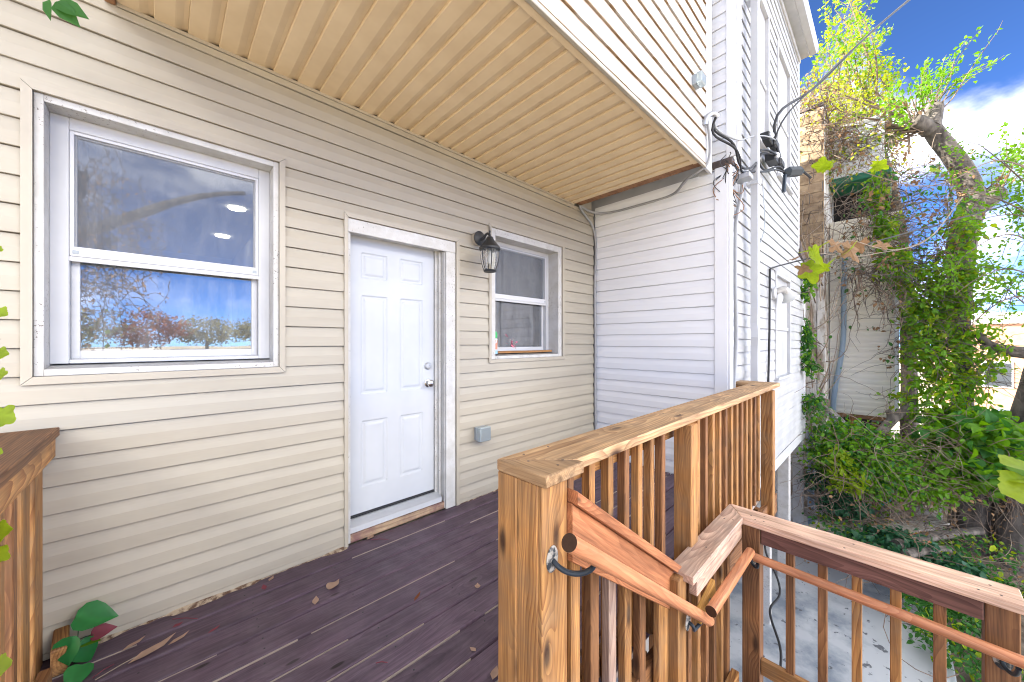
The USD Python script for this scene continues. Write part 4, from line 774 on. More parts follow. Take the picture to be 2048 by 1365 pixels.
fl = thing('floodlight', 'old white floodlight head beside lower window of the white house', 'floodlight', (6.0, -1.6, 2.0))
part(fl, 'base', lathe([(0, 0), (0.075, 0.0), (0.075, 0.03), (0.05, 0.05), (0, 0.05)], (5.86, -1.505, 2.05), (0, -1, 0), 20), 'white_pvc', smooth=35)
part(fl, 'neck', tube(spline([(5.86, -1.54, 2.06), (5.90, -1.60, 2.09), (5.99, -1.63, 2.06)], 10), [0.04] * 5 + [0.05] * 5, 12), 'peeling_white', smooth=40)
part(fl, 'head', lathe([(0.05, 0.0), (0.055, 0.05), (0.085, 0.10), (0.105, 0.115), (0.105, 0.125), (0.09, 0.125), (0.0, 0.118)], (5.98, -1.63, 2.07), (0.35, -0.35, -0.8), 22), 'dull_white_glass', smooth=35)
# cables lying on the pad below the white house
cable('ground_cable', [at(1530, 1085, 4.6), at(1540, 1125, 4.5), at(1552, 1150, 4.4), at(1560, 1180, 4.3), at(1540, 1225, 4.0), at(1553, 1270, 3.8), at(1562, 1310, 3.6), at(1560, 1340, 3.5)], 0.012, 'rubber_black', 'black cable hanging from the white house down behind landing balusters', 'cable', n=60)
for k, lb in enumerate(('wide loop of dark cable lying on the concrete', 'small loop of dark cable beside post foot')):
    a_ = np.linspace(0, 4.6 * np.pi, 60); c0 = np.array([3.75 + 0.25 * k, -1.75 - 0.12 * k, -2.28]); r_ = 0.30 - 0.12 * k
    solo('cable_loop', tube(np.stack([c0[0] + r_ * np.cos(a_) * (1 + 0.08 * np.sin(a_ * .7)), c0[1] + r_ * 0.8 * np.sin(a_), c0[2] + 0.02 + 0.015 * np.sin(a_ * 1.3) ** 2], 1), 0.008, 6), 'rubber_black', lb, 'cable')
# ---------------------------------------------------------------- ground
def sheet(x0, x1, y0, y1, z, n=2, amp=0.0, sc=1.0):
    xs, ys = np.linspace(x0, x1, n), np.linspace(y0, y1, n); X, Y = np.meshgrid(xs, ys, indexing='ij')
    Z = z + amp * (meshkit.fbm(np.stack([X * sc, Y * sc, X * 0], -1), 4) - 0.5)
    v = np.stack([X, Y, Z], -1).reshape(-1, 3); i, j = np.meshgrid(np.arange(n - 1), np.arange(n - 1), indexing='ij'); i, j = i.ravel(), j.ravel()
    q = np.stack([i * n + j, (i + 1) * n + j, (i + 1) * n + j + 1, i * n + j + 1], 1)
    return v, np.vstack([q[:, [0, 1, 2]], q[:, [0, 2, 3]]])
solo('ground', sheet(-400, 400, -400, 400, -2.45), 'far_ground', 'wide yard and street ground', 'ground', kind='structure')
# ---------------------------------------------------------------- overgrown house beyond the white one
oh = thing('overgrown_house', 'vine covered old house with beige siding, shingled corner and green trim', 'house', (11, -1.7, -2.3))
part(oh, 'main_wall', box(9.325, 15.5, -1.69, 8.0, -2.3, 6.02), 'flaking_board')
part(oh, 'roof', box(9.31, 15.5, -1.70, 8.0, 6.03, 6.10, .01), 'rust_flash')
r_ = np.random.default_rng(3)
for i, z_ in enumerate(np.arange(2.75, 5.95, 0.20)):
    for j in range(3):
        y1 = -1.66 + j * 0.40 + (0.2 if i % 2 else 0.0) - 0.02; y0 = max(y1 - 0.395, -1.71) if j == 0 else y1 - 0.395
        y0_ = -1.705 if j == 0 else -1.66 + (j - 1) * 0.40 + (0.2 if i % 2 else 0.0) - 0.015
        part(oh, 'shingle', box(9.292 + r_.uniform(-.006, .004), 9.323, y0_ + 0.004, y1 - 0.004 if y1 > y0_ else y0_ + 0.1, z_ + 0.004, z_ + 0.197, 0.004), 'shingle')
for k in range(5):
    board(oh, 'corner_board', (9.30 + 0.01 * (k % 2), -1.66 + k * 0.125, -0.1), (9.30 + 0.01 * (k % 2), -1.66 + k * 0.125, 2.72 - 0.05 * (k % 3)), (0, 1, 0), 0.115, 0.04, 'flaking_board')
part(oh, 'broken_frame', cat_(box(9.26, 9.32, -1.735, -1.60, 1.0, 2.0, .006)), 'flaking_board')
# rear bay with beige boards
part(oh, 'bay_wall', box(10.335, 13.5, -2.69, -1.70, -0.10, 3.95), 'beige_vinyl')
siding(oh, 'bay_siding_board', on_side(10.33), -2.655, -1.70, -0.10, 3.95, 0.108, 'beige_vinyl', wob=0.003)
part(oh, 'bay_corner_trim', box(10.30, 10.36, -2.72, -2.66, -0.12, 3.95, .004), 'white_vinyl')
part(oh, 'upper_bay_wall', box(10.34, 13.5, -2.52, -1.70, 4.86, 5.95), 'white_vinyl')
siding(oh, 'upper_siding_board', on_side(10.335), -2.52, -1.45, 4.86, 5.95, 0.10, 'white_vinyl', wob=0.003)
board(oh, 'green_fascia', (10.30, -1.40, 4.79), (10.30, -2.60, 4.79), (0, 0, 1), 0.13, 0.05, 'green_trim')
part(oh, 'porch_roof', box(10.30, 13.5, -2.62, -1.70, 4.725, 4.86, .01), 'green_trim')
part(oh, 'porch_back', box(11.2, 11.3, -2.6, -1.7, 3.95, 4.73), 'shade_black')  # back of the porch opening, its shade put into the colour
part(oh, 'bay_underside', box(10.32, 13.4, -2.68, -1.70, -0.18, -0.105), 'brown_rot')
part(oh, 'bay_underside_wall', box(12.4, 12.5, -2.6, -1.7, -2.3, -0.18), 'shade_black')
board(oh, 'porch_post', (10.42, -2.10, -2.3), (10.42, -2.10, -0.185), (0, 1, 0), 0.16, 0.14, 'golden_timber')
pc = part(oh, 'brick_pier', box(10.39, 10.74, -2.60, -2.34, -2.3, -0.185), 'mortar')
for i in range(27):
    z_ = -2.3 + i * 0.077
    for j in range(2):
        y0 = -2.605 + (j * 0.132 if i % 2 == 0 else j * 0.20); y1 = y0 + (0.128 if i % 2 == 0 else (0.196 if j == 0 else 0.066))
        part(pc, 'brick', box(10.378, 10.45, y0, y1, z_ + 0.004, z_ + 0.071, 0.004), 'brick')
part(oh, 'standpipe', tube(spline([(10.22, -1.96, 3.3), (10.22, -1.93, 2.2), (10.22, -1.90, 1.2), (10.22, -1.84, 0.75), (10.22, -1.82, -0.5)], 24), 0.045, 12), 'blue_pipe', smooth=40)
GP = 'lower blue-grey pipes below the shingled corner'
for k, (a_, b_, lb) in enumerate([((9.15, -1.50, -0.35), (9.15, -1.53, -2.2), 'tall blue-grey pipe nearest the white house corner'), ((9.2, -1.67, -0.45), (9.2, -1.69, -1.42), 'middle blue-grey pipe standing on the slanted step'), ((9.2, -1.86, -0.1), (9.2, -1.76, -1.45), 'leaning blue-grey pipe farthest from the white house')]):
    solo('pipe', tube([a_, b_], 0.052, 14), 'blue_pipe', lb, 'pipe', smooth=40)
# rotten sheet and plank hanging off the corner
v, f = sheet(0, 1, 0, 1, 0, 14); a, b, c_ = np.array([9.12, -1.50, 0.42]), np.array([9.05, -1.82, 0.30]), np.array([9.05, -1.58, -0.75])
uu, vv = v[:, 0:1], v[:, 1:2]; pos = a + (b - a) * uu * (1 - vv * 0.85) + (c_ - a) * vv + 0.03 * (meshkit.fbm(np.c_[uu * 4, vv * 4, uu * 0], 3)[:, None] - 0.5) * np.array([1, 1, 0.5])
hs = np.vstack([pos, pos + (0.018, 0, 0)]); n_ = len(pos)
solo('rotten_sheet', (hs, np.vstack([f, f[:, ::-1] + n_])), 'flaking_board', 'torn rotten sheet hanging beside the white house corner', 'rotten sheet')
t = thing('broken_plank', 'splintered grey plank jutting from the rotten corner below ivy', 'plank', (9.0, -1.9, 0.0))
board(t, 'plank', (9.08, -1.60, 0.34), (9.02, -2.12, -0.22), (1, 0, 0.3), 0.16, 0.035, 'grey_timber')
t = thing('old_step', 'white railed slanted step frame leaning under the three pipes', 'step frame', (9.0, -1.7, -2.0))
for p0, p1, w_ in (((9.0, -1.30, -1.45), (9.0, -2.0, -1.78), .07), ((9.0, -1.33, -1.88), (9.0, -2.0, -1.98), .17), ((9.02, -1.36, -1.5), (9.02, -1.36, -2.3), .06), ((9.02, -1.98, -1.7), (9.02, -1.98, -2.3), .06)):
    board(t, 'board', p0, p1, (1, 0, 0) if p0[2] - p1[2] > .5 else (0, 0, 1), w_, 0.035, 'grey_timber')
# brick wall under the white house, brick by brick where seen
bw = thing('basement_brick_wall', 'grey brown brick wall in shade under the white house', 'wall', (7.5, -0.6, -2.3))
part(bw, 'wall_core', box(4.0, 8.5, -0.62, -0.40, -2.4, -0.3), 'mortar')
for i in range(27):
    for j in range(11):
        x0 = 6.35 + j * 0.212 - (0.106 if i % 2 else 0); z_ = -2.32 + i * 0.0765
        part(bw, 'brick', box(x0, x0 + 0.204, -0.638 + r_.uniform(-.004, .004), -0.615, z_, z_ + 0.068, 0.004), 'grey_brick')
# ---------------------------------------------------------------- far buildings beyond the alley
def row_house(name, label, x0, x1, y0, y1, z0, z1, mat, wins, cornice='pale_stucco', group=None):
    t = thing(name, label, 'house', ((x0 + x1) / 2, (y0 + y1) / 2, z0), group)
    part(t, 'wall', box(x0, x1, y0, y1, z0, z1), mat); part(t, 'parapet', box(x0 - .15, x1 + .15, y0 - .15, y1 + .15, z1, z1 + .45, .03), cornice)
    part(t, 'roof', box(x0 + .1, x1 - .1, y0 + .1, y1 - .1, z1 + .46, z1 + .5), 'rust_flash')
    for face, s_, z_, w_, h_ in wins:
        if face == 'x': fr, pn = box(x0 - .06, x0 + .05, s_, s_ + w_, z_, z_ + h_, .02), box(x0 - .085, x0 - .065, s_ + .1, s_ + w_ - .1, z_ + .1, z_ + h_ - .1)
        else: fr, pn = box(s_, s_ + w_, y1 - .05, y1 + .06, z_, z_ + h_, .02), box(s_ + .1, s_ + w_ - .1, y1 + .065, y1 + .085, z_ + .1, z_ + h_ - .1)
        w = part(t, 'window', fr, 'white_pvc'); part(w, 'pane', pn, 'far_pane')
    return t
row_house('far_row_house', 'sunlit orange brick row house with pale parapet behind the right trees', 34.0, 44.0, -14.5, -5.0, -2.6, 2.4, 'far_brick', [('x', -7.4 - k * 2.6, -1.2, 1.1, 1.5) for k in range(3)])
row_house('far_row_house', 'paler far row house at right edge beyond orange brick one', 44.5, 60.0, -24.5, -6.0, -2.6, 3.1, 'pale_stucco', [('x', -9.0 - k * 3, 0.3, 1.1, 1.6) for k in range(4)])
t = thing('air_conditioner', 'grey-green slatted air conditioner in far yard among the leaves', 'air conditioner', (19.0, -5.2, -2.4))
part(t, 'cabinet', box(18.6, 19.5, -5.9, -5.0, -1.75, -0.75, .05), 'ac_grey')
part(t, 'stand', box(18.65, 19.45, -5.85, -5.05, -2.4, -1.76, .02), 'street_concrete')
for k in range(8): part(t, 'louvre', box(18.55, 18.595, -5.85, -5.05, -1.68 + k * .115, -1.61 + k * .115, .004), 'ac_grey')
t = thing('far_fence', 'dark metal yard fence in front of the far brick house', 'fence', (24, -8, -2.4))
for k in range(16): part(t, 'picket', box(23.0, 23.04, -11.5 + k * .35, -11.46 + k * .35, -2.4, -0.95), 'black_metal')
for z_ in (-1.1, -2.0): part(t, 'fence_rail', box(22.99, 23.05, -11.6, -6.1, z_, z_ + .05), 'black_metal')
# houses across the yards, seen mirrored in the windows
for k, (x0, x1, y0, lb, m_) in enumerate([(-24, -12, -58, 'low white house across the yards at the left end', 'pale_stucco'), (-11, -1.0, -62, 'white rendered house across the yards in the middle', 'pale_stucco'), (0.5, 10, -60, 'low pale house across the yards left of the brick one', 'pale_stucco'), (11.5, 22, -56, 'sunlit brick house across the yards', 'far_brick'), (23, 34, -60, 'pale house across the yards right of the brick one', 'pale_stucco')]):
    row_house('opposite_house', lb, x0, x1, y0 - 8, y0, -2.6, (-0.4, 0.1, -0.2, 3.2, 0.6)[k], m_, [('y', x0 + 1 + j * 3, -1.9, 1.1, 1.2) for j in range(3)])
# the ground: soil bank, pad, yards
sv, sf = sheet(5.2, 17.0, -9.0, 1.0, -2.36, 90, 0.35, 0.8); sv[:, 2] = np.where((sv[:, 0] < 8.75) & (sv[:, 1] > -3.2), -2.44, sv[:, 2])
solo('yard_soil', (sv, sf), 'soil', 'dark littered soil of the yard', 'soil', kind='structure')
v, f = sheet(-6, 8.55, -2.96, 1.0, -2.30, 40, 0.03, 0.6)
solo('concrete_pad', (v, f), 'concrete', 'stained grey concrete pad below the stairs', 'concrete', kind='structure')
solo('pad_kerb', cat_(box(5.6, 8.6, -3.08, -2.965, -2.45, -2.20, .012)), 'concrete', 'concrete kerb along the pad', 'kerb', kind='structure')
solo('alley', sheet(-30, 60, -20.0, -9.5, -2.40, 4), 'street_concrete', 'pale concrete alley', 'alley', kind='structure')
solo('far_yard', sheet(17.5, 33.9, -9.3, -0.5, -2.41, 4), 'street_concrete', 'pale paved yard before far houses', 'yard', kind='structure')
# ---------------------------------------------------------------- plants
def leaf_tpl(kind):
    """Leaf of unit length along +x in the xy plane, folded along its midrib: (vertices, faces)."""
    if kind == 'small': st = [(0, 0), (0.45, 0.30), (1, 0)]
    elif kind == 'oval': st = [(0, 0.02), (0.25, 0.27), (0.6, 0.27), (1, 0)]
    elif kind == 'long': st = [(0, 0.0), (0.3, 0.14), (0.7, 0.12), (1, 0)]
    elif kind == 'heart': st = [(-0.12, 0.0), (-0.14, 0.22), (0.0, 0.42), (0.25, 0.48), (0.5, 0.38), (0.75, 0.2), (1, 0)]
    V, F = [], []
    for i, (x, w) in enumerate(st): V += [(x, w, 0.35 * w - 0.18 * x * x), (x if i or kind != 'heart' else 0.0, 0, -0.18 * x * x), (x, -w, 0.35 * w - 0.18 * x * x)]
    for i in range(len(st) - 1):
        a, b = 3 * i, 3 * i + 3; F += [(a, b, b + 1), (a, b + 1, a + 1), (a + 1, b + 1, b + 2), (a + 1, b + 2, a + 2)]
    return np.array(V), np.array(F)

def lobed_tpl(n=7, depth=0.35, seed=0):
    g = np.random.default_rng(seed); th = np.linspace(-2.75, 2.75, 6 * n + 1); r = (1 - depth * 0.5) + depth * 0.5 * np.cos(th / 2.75 * np.pi * (n - 1)) - 0.22 * np.abs(th / 2.75) ** 2 + g.uniform(-.06, .05, len(th))
    x, y = r * np.cos(th) * 0.62 + 0.38, r * np.sin(th) * 0.62
    z = 0.10 * np.abs(y) - 0.10 * (x - 0.4) ** 2 + g.uniform(-.02, .02, len(th))
    V = np.vstack([[(0.0, 0, 0)], [(0.35, 0, -0.03)], np.c_[x, y, z]]); m = len(th); F = [(1, 2 + i, 3 + i) for i in range(m - 1)] + [(1, 0, 2), (1, m + 1, 0)]
    return V, np.array(F)

def leaves(P, size, kind='small', seed=0, droop=0.5, dirs=None, spread=1.0):
    """One mesh of leaves at the points P, hanging every way."""
    g = np.random.default_rng(seed); tv, tf = leaf_tpl(kind) if isinstance(kind, str) else kind; n = len(P)
    d = g.normal(size=(n, 3)) * spread
    if dirs is not None: d += dirs
    d[:, 2] -= droop; d /= np.linalg.norm(d, axis=1, keepdims=True)
    up = g.normal(size=(n, 3)) * 0.7 + (0, 0, 1.0); s = np.cross(up, d); s /= np.maximum(np.linalg.norm(s, axis=1, keepdims=True), 1e-6); u = np.cross(d, s)
    k = (size * g.uniform(0.6, 1.25, n))[:, None, None]
    v = P[:, None] + k * (tv[None, :, 0:1] * d[:, None] + tv[None, :, 1:2] * s[:, None] + tv[None, :, 2:3] * u[:, None])
    return v.reshape(-1, 3), (tf[None] + (np.arange(n) * len(tv))[:, None, None]).reshape(-1, 3)

def tubes(paths, r0, r1, sides=4):
    """Many thin stems of equal point count in one mesh. paths (n, m, 3)."""
    P = np.asarray(paths, float); n, m = P.shape[:2]
    t = np.gradient(P, axis=1); t /= np.maximum(np.linalg.norm(t, axis=2, keepdims=True), 1e-9)
    ref = np.where(np.abs(t[..., 2:3]) < 0.9, np.array([0, 0, 1.0]), np.array([1.0, 0, 0])); a = np.cross(t, ref); a /= np.maximum(np.linalg.norm(a, axis=2, keepdims=True), 1e-9); b = np.cross(t, a)
    rr = np.broadcast_to(np.linspace(0, 1, m)[None] * (np.reshape(r1, (-1, 1)) - np.reshape(r0, (-1, 1))) + np.reshape(r0, (-1, 1)), (n, m))
    th = np.arange(sides) / sides * 2 * np.pi
    v = P[:, :, None] + rr[:, :, None, None] * (np.cos(th)[:, None] * a[:, :, None] + np.sin(th)[:, None] * b[:, :, None])
    k, i, j = np.meshgrid(np.arange(n), np.arange(m - 1), np.arange(sides), indexing='ij'); k, i, j = k.ravel(), i.ravel(), j.ravel(); j2 = (j + 1) % sides; o = k * m * sides
    q = np.stack([o + i * sides + j, o + i * sides + j2, o + (i + 1) * sides + j2, o + (i + 1) * sides + j], 1)
    return v.reshape(-1, 3), np.vstack([q[:, [0, 1, 2]], q[:, [0, 2, 3]]])

def wander(starts, dirs, length, m=9, curl=0.35, grav=0.0, seed=0):
    """Random curved paths from the starts."""
    g = np.random.default_rng(seed); n = len(starts); P = [np.array(starts, float)]; d = np.array(dirs, float); d /= np.maximum(np.linalg.norm(d, axis=1, keepdims=True), 1e-9)
    L = np.broadcast_to(length, (n,))[:, None] / (m - 1)
    for _ in range(m - 1):
        d = d + g.normal(size=(n, 3)) * curl; d[:, 2] -= grav; d /= np.linalg.norm(d, axis=1, keepdims=True); P.append(P[-1] + d * L)
    return np.stack(P, 1)

def clumps(c, rad, n, k=40, seed=0, shell=0.5, tight=0.22):
    """n points gathered in k clumps inside an ellipsoid."""
    g = np.random.default_rng(seed); q = g.normal(size=(k, 3)); q /= np.linalg.norm(q, axis=1, keepdims=True); q *= g.uniform(shell, 1, (k, 1)) ** 0.6
    w = g.uniform(0.3, 1, k); i = g.choice(k, n, p=w / w.sum())
    return np.array(c) + (q[i] + g.normal(size=(n, 3)) * tight) * np.array(rad)

def sprays(paths, per, jit, seed=0, t0=0.25):
    """Points scattered along stems, and the stems' directions there."""
    g = np.random.default_rng(seed); n, m = paths.shape[:2]; t = g.uniform(t0, 1, (n, per)) * (m - 1.001); i = t.astype(int); fr = (t - i)[..., None]; k = np.arange(n)[:, None]
    a, b = paths[k, i], paths[k, i + 1]; P = a + (b - a) * fr + g.normal(size=a.shape) * jit; D = (b - a) / np.maximum(np.linalg.norm(b - a, axis=2, keepdims=True), 1e-9)
    return P.reshape(-1, 3), D.reshape(-1, 3)

def trunk(pts, rads, sides=14, seed=0, n=26, rough=0.10):
    v, f = tube(spline(pts, n), np.interp(np.linspace(0, 1, n), np.linspace(0, 1, len(rads)), rads), sides)
    nz = meshkit.fbm(v * np.array([5, 5, 1.6]) + seed, 3) - 0.5; c = spline(pts, n); i = np.minimum(np.arange(len(v)) // sides, n - 1)
    return c[i] + (v - c[i]) * (1 + rough * 2.4 * nz[:, None]), f

# the pollarded tree with cut limbs
tr = thing('pollarded_tree', 'tall leaning tree with sawn-off limbs and fresh shoots, trunk wrapped in vines', 'tree', (10.3, -3.6, -2.3))
D1 = 6.4
tk = part(tr, 'trunk', trunk([at(1945, 1120, D1), at(1942, 1000, D1), at(1930, 850, D1), at(1924, 700, 6.5), at(1920, 560, 6.6), at(1930, 455, 6.7), at(1945, 395, 6.8), at(1915, 325, 6.9), at(1875, 275, 7.0), at(1858, 250, 7.0)], [.34, .26, .17, .12, .10, .14, .19, .18, .15, .13], seed=1), 'bark', smooth=60)
lb1 = part(tr, 'limb', trunk([at(1862, 262, 7.0), at(1845, 250, 7.0), at(1826, 243, 7.0)], [.15, .13, .13], n=8, seed=2), 'bark', smooth=60)
lb2 = part(tr, 'limb', trunk([at(1858, 258, 7.0), at(1866, 236, 7.05), at(1870, 214, 7.1)], [.15, .13, .12], n=8, seed=3), 'bark', smooth=60)
lb3 = part(tr, 'limb', trunk([at(1945, 420, 6.8), at(1975, 400, 6.7), at(1992, 388, 6.7)], [.17, .15, .15], n=8, seed=4), 'bark', smooth=60)
sh = []
for c_, n_, dr_, L_ in ((at(1832, 238, 7.0), 12, (-.2, .15, 1.0), 1.0), (at(1868, 214, 7.1), 16, (.25, -.35, 1.0), 1.3), (at(1845, 255, 7.0), 16, (-.3, .9, .15), 1.7), (at(1838, 262, 7.0), 10, (-.2, .9, -.15), 1.2), (at(1985, 390, 6.7), 14, (.1, -.3, .9), 1.2)):
    g_ = np.random.default_rng(int(L_ * 10) + n_); sh.append(wander(np.tile(c_, (n_, 1)) + g_.normal(size=(n_, 3)) * .05, np.array(dr_) + g_.normal(size=(n_, 3)) * .3, L_ * g_.uniform(.5, 1.1, n_), 9, .12, 0, n_))
sh = np.concatenate(sh); part(tr, 'shoots', tubes(sh, .012, .003), 'twig')
P_, D_ = sprays(sh, 26, .035, 5, .3); part(tr, 'leaves', leaves(P_, .085, 'small', 6, .1, D_ * .8), 'leaf_bright')
br = wander(np.tile(at(1850, 258, 7.0), (5, 1)), np.array([(-.3, 1.2, .55), (-.2, 1.0, .35), (-.3, 1.1, .9), (-.2, 1.0, .1), (-.1, .7, 1.2)]), [2.3, 2.0, 2.0, 1.7, 1.8], 12, .10, 0, 9); part(tr, 'branches', tubes(br, .03, .008, 6), 'twig')
P_, D_ = sprays(br, 60, .16, 8, .45); part(tr, 'leaves', leaves(P_, .075, 'small', 16, .2, D_ * .3), 'leaf_yellow')

# yellowing tree above the overgrown house
yt = thing('yellow_tree', 'yellow-green autumn tree rising behind the eave of the white house', 'tree', (12.5, -0.6, -2.3))
part(yt, 'trunk', trunk([(12.6, -2.95, -2.3), (12.4, -2.9, 1.0), (12.2, -2.75, 4.0), (11.8, -2.4, 6.0)], [.16, .14, .12, .09], n=20, seed=7), 'bark', smooth=60)
yc = at(1690, 170, 8.4); stems = []
g_ = np.random.default_rng(21)
targets = [(1670, 20), (1700, 0), (1720, -10), (1730, 30), (1655, 60), (1640, 110), (1650, 40), (1700, 60), (1735, 90), (1725, 120), (1690, 100), (1630, 150), (1660, 160), (1710, 170), (1740, 140), (1615, 170), (1680, 200), (1720, 215), (1760, 190), (1645, 205), (1705, 20), (1690, -20), (1715, 50), (1745, 80)]
for k, (x_, y_) in enumerate(targets):
    e_ = at(x_, y_, 8.4 + g_.uniform(-.7, .7)); s_ = np.array([11.8, -2.4, 6.0]) + g_.normal(size=3) * .25; mid = (s_ + e_) / 2 + np.array([0, 0, -.15]) + g_.normal(size=3) * .18
    stems.append(spline([s_, mid, e_], 12))
stems = np.array(stems); part(yt, 'branches', tubes(stems, .025, .006, 5), 'twig')
tw_ = wander(stems[:, 4:, :].reshape(-1, 3), g_.normal(size=(len(stems) * 8, 3)) * .7 + (0, 0, .9), g_.uniform(.3, .75, len(stems) * 8), 7, .15, 0, 5); part(yt, 'twigs', tubes(tw_, .006, .002), 'twig')
P_, D_ = sprays(tw_, 22, .05, 12, .1); hi = P_[:, 2] > 7.3 + g_.normal(size=len(P_)) * .35
hb = hi & (g_.uniform(size=len(P_)) < .6); part(yt, 'leaves', leaves(P_[hb], .085, 'small', 31, .15, D_[hb] * .5), 'leaf_bright'); hl = hi & ~hb; part(yt, 'leaves', leaves(P_[hl], .085, 'small', 33, .15, D_[hl] * .5), 'leaf_yellow'); part(yt, 'leaves', leaves(P_[~hi], .085, 'small', 32, .25, D_[~hi] * .4), 'leaf_yellow')

# dead vines over the roof and front of the overgrown house
def vine(name, label, boxes_, n, L, mats, leafspec, grav=.06, curl=.3, seed=0, r=(.010, .003), cat='vine', bias=(0, -.1, -.3)):
    """Stems that start inside the given boxes (px0, px1, py0, py1, d0, d1, weight)."""
    g = np.random.default_rng(seed); w = np.array([b[6] for b in boxes_], float); ci = g.choice(len(boxes_), n, p=w / w.sum()); B = np.array(boxes_)[ci]
    S = np.array([at(g.uniform(b[0], b[1]), g.uniform(b[2], b[3]), g.uniform(b[4], b[5])) for b in B])
    pa = wander(S, g.normal(size=(n, 3)) * .8 + bias, L * g.uniform(.4, 1.2, n), 10, curl, grav, seed)
    c0 = S.mean(0); t = thing(name, label, cat, (c0[0], c0[1], S[:, 2].min()))
    k = max(1, n // len(mats))
    for i, m_ in enumerate(mats): part(t, 'stems', tubes(pa[i * k:(i + 1) * k], g.uniform(r[1], r[0], len(pa[i * k:(i + 1) * k])), r[1] * .7), m_)
    for (per, jit, size, kd, m_, sel) in leafspec:
        q = pa[g.choice(n, max(1, int(n * sel)), replace=False)]; P, D = sprays(q, per, jit, seed + 3); part(t, 'leaves', leaves(P, size, kd, seed + per, .5), m_)
    return t
vine('dead_vine', 'brown dead vine matted over the roof edge of the overgrown house', [(1600, 1700, 190, 300, 7.2, 7.9, 1), (1640, 1800, 255, 335, 6.9, 7.6, 1.5), (1700, 1790, 230, 300, 7.2, 7.9, .8), (1600, 1660, 170, 250, 7.0, 7.6, .8)], 640, .75, ['twig', 'dark_twig', 'pale_twig'], [(5, .05, .07, 'oval', 'leaf_dry', .3), (5, .12, .08, 'small', 'leaf_yellow', .22)], seed=41, curl=.42)
vine('dead_vine', 'bare grey vine stems hanging over the beige upper wall and shingles', [(1600, 1660, 250, 480, 6.9, 7.3, 1), (1690, 1790, 370, 450, 6.7, 7.2, 1.0)], 120, 1.1, ['twig', 'pale_twig', 'dark_twig'], [(5, .05, .08, 'oval', 'leaf_dry', .10)], seed=42, grav=.10, curl=.3)
vine('dead_vine', 'thick dark tangle of dead vine before the beige siding', [(1690, 1850, 400, 560, 6.5, 7.1, 2), (1790, 1910, 330, 520, 6.4, 7.0, 1.8), (1800, 1890, 520, 720, 6.5, 6.9, 1.4)], 560, .9, ['dark_twig', 'twig', 'pale_twig'], [(6, .05, .08, 'oval', 'leaf_dry', .28), (4, .06, .09, 'oval', 'leaf_green', .25)], seed=43, r=(.008, .0025), curl=.42, grav=.05)
vine('hanging_vine', 'long drooping bare stems curling below the tangle on beige wall', [(1700, 1790, 520, 580, 6.5, 6.8, 1)], 46, 1.3, ['dark_twig', 'twig'], [], seed=44, grav=.2, curl=.35, r=(.012, .004))
vine('old_vine_stem', 'ropes of old vine climbing the flaking corner boards', [(1612, 1655, 540, 840, 6.75, 6.9, 1)], 40, 1.5, ['pale_twig', 'twig'], [(3, .04, .07, 'oval', 'leaf_green', .3)], seed=45, grav=-.3, curl=.12, bias=(0, 0, .5), r=(.014, .005))
# living vines
def leafy(name, label, blobs, n, size, kind, mat, seed, cat='vine', stems=60, smat='twig', tight=.2, droop=.6, extra=None):
    """Leaf clumps inside ellipsoids (px, py, d, rx, ry, rz, share)."""
    cs = [at(b[0], b[1], b[2]) for b in blobs]; tot = sum(b[6] for b in blobs); P = []
    for i, (b, c_) in enumerate(zip(blobs, cs)): P.append(clumps(c_, b[3:6], int(n * b[6] / tot), max(10, int(60 * b[6])), seed + i, .25, tight))
    P = np.vstack(P); c0 = np.mean(cs, 0); t = thing(name, label, cat, (c0[0], c0[1], P[:, 2].min()))
    g = np.random.default_rng(seed); S = P[g.choice(len(P), stems)]; pa = wander(S, g.normal(size=(stems, 3)) + (0, 0, -.4), g.uniform(.5, 1.4, stems), 10, .3, .05, seed); part(t, 'stems', tubes(pa, .0055, .0025), smat)
    part(t, 'leaves', leaves(P, size, kind, seed + 9, droop), mat)
    if extra: part(t, 'leaves', leaves(P[g.choice(len(P), int(len(P) * extra[1]))] + g.normal(size=(int(len(P) * extra[1]), 3)) * .05, size, kind, seed + 19, droop), extra[0])
    return t
leafy('ivy', 'bright green ivy hanging in a column over the beige wall corner', [(1752, 385, 6.6, .14, .14, .42, .5), (1768, 460, 6.55, .16, .16, .4, .6), (1785, 530, 6.5, .22, .22, .28, .5), (1840, 560, 6.5, .35, .35, .35, .8), (1862, 640, 6.5, .32, .32, .45, .9), (1890, 590, 6.5, .3, .3, .4, .6)], 1700, .095, 'oval', 'leaf_bright', 51, stems=140, smat='dark_twig', extra=('leaf_lime', .4))
leafy('ivy', 'sunny lime ivy wrapping the dead trunk right of the beige wall', [(1848, 720, 6.4, .30, .30, .5, .9), (1895, 720, 6.4, .34, .34, .55, 1.0), (1862, 810, 6.3, .40, .40, .42, .9), (1900, 640, 6.5, .35, .35, .5, .8), (1930, 800, 6.2, .35, .35, .5, .7), (1925, 560, 6.35, .3, .3, .4, .7), (1930, 460, 6.4, .25, .25, .35, .4), (1950, 700, 6.2, .3, .3, .4, .6), (1835, 640, 6.5, .22, .22, .4, .4)], 2700, .10, 'oval', 'leaf_bright', 52, stems=200, smat='dark_twig', tight=.26, extra=('leaf_lime', .4))
leafy('ivy', 'narrow strip of green ivy climbing the white house corner edge', [(1613, 570, 6.35, .06, .06, .35, .5), (1614, 690, 6.35, .06, .06, .45, .8), (1622, 740, 6.35, .12, .12, .12, .3), (1625, 815, 6.4, .22, .2, .2, .7)], 620, .075, 'oval', 'leaf_green', 53, stems=14, extra=('leaf_bright', .5))
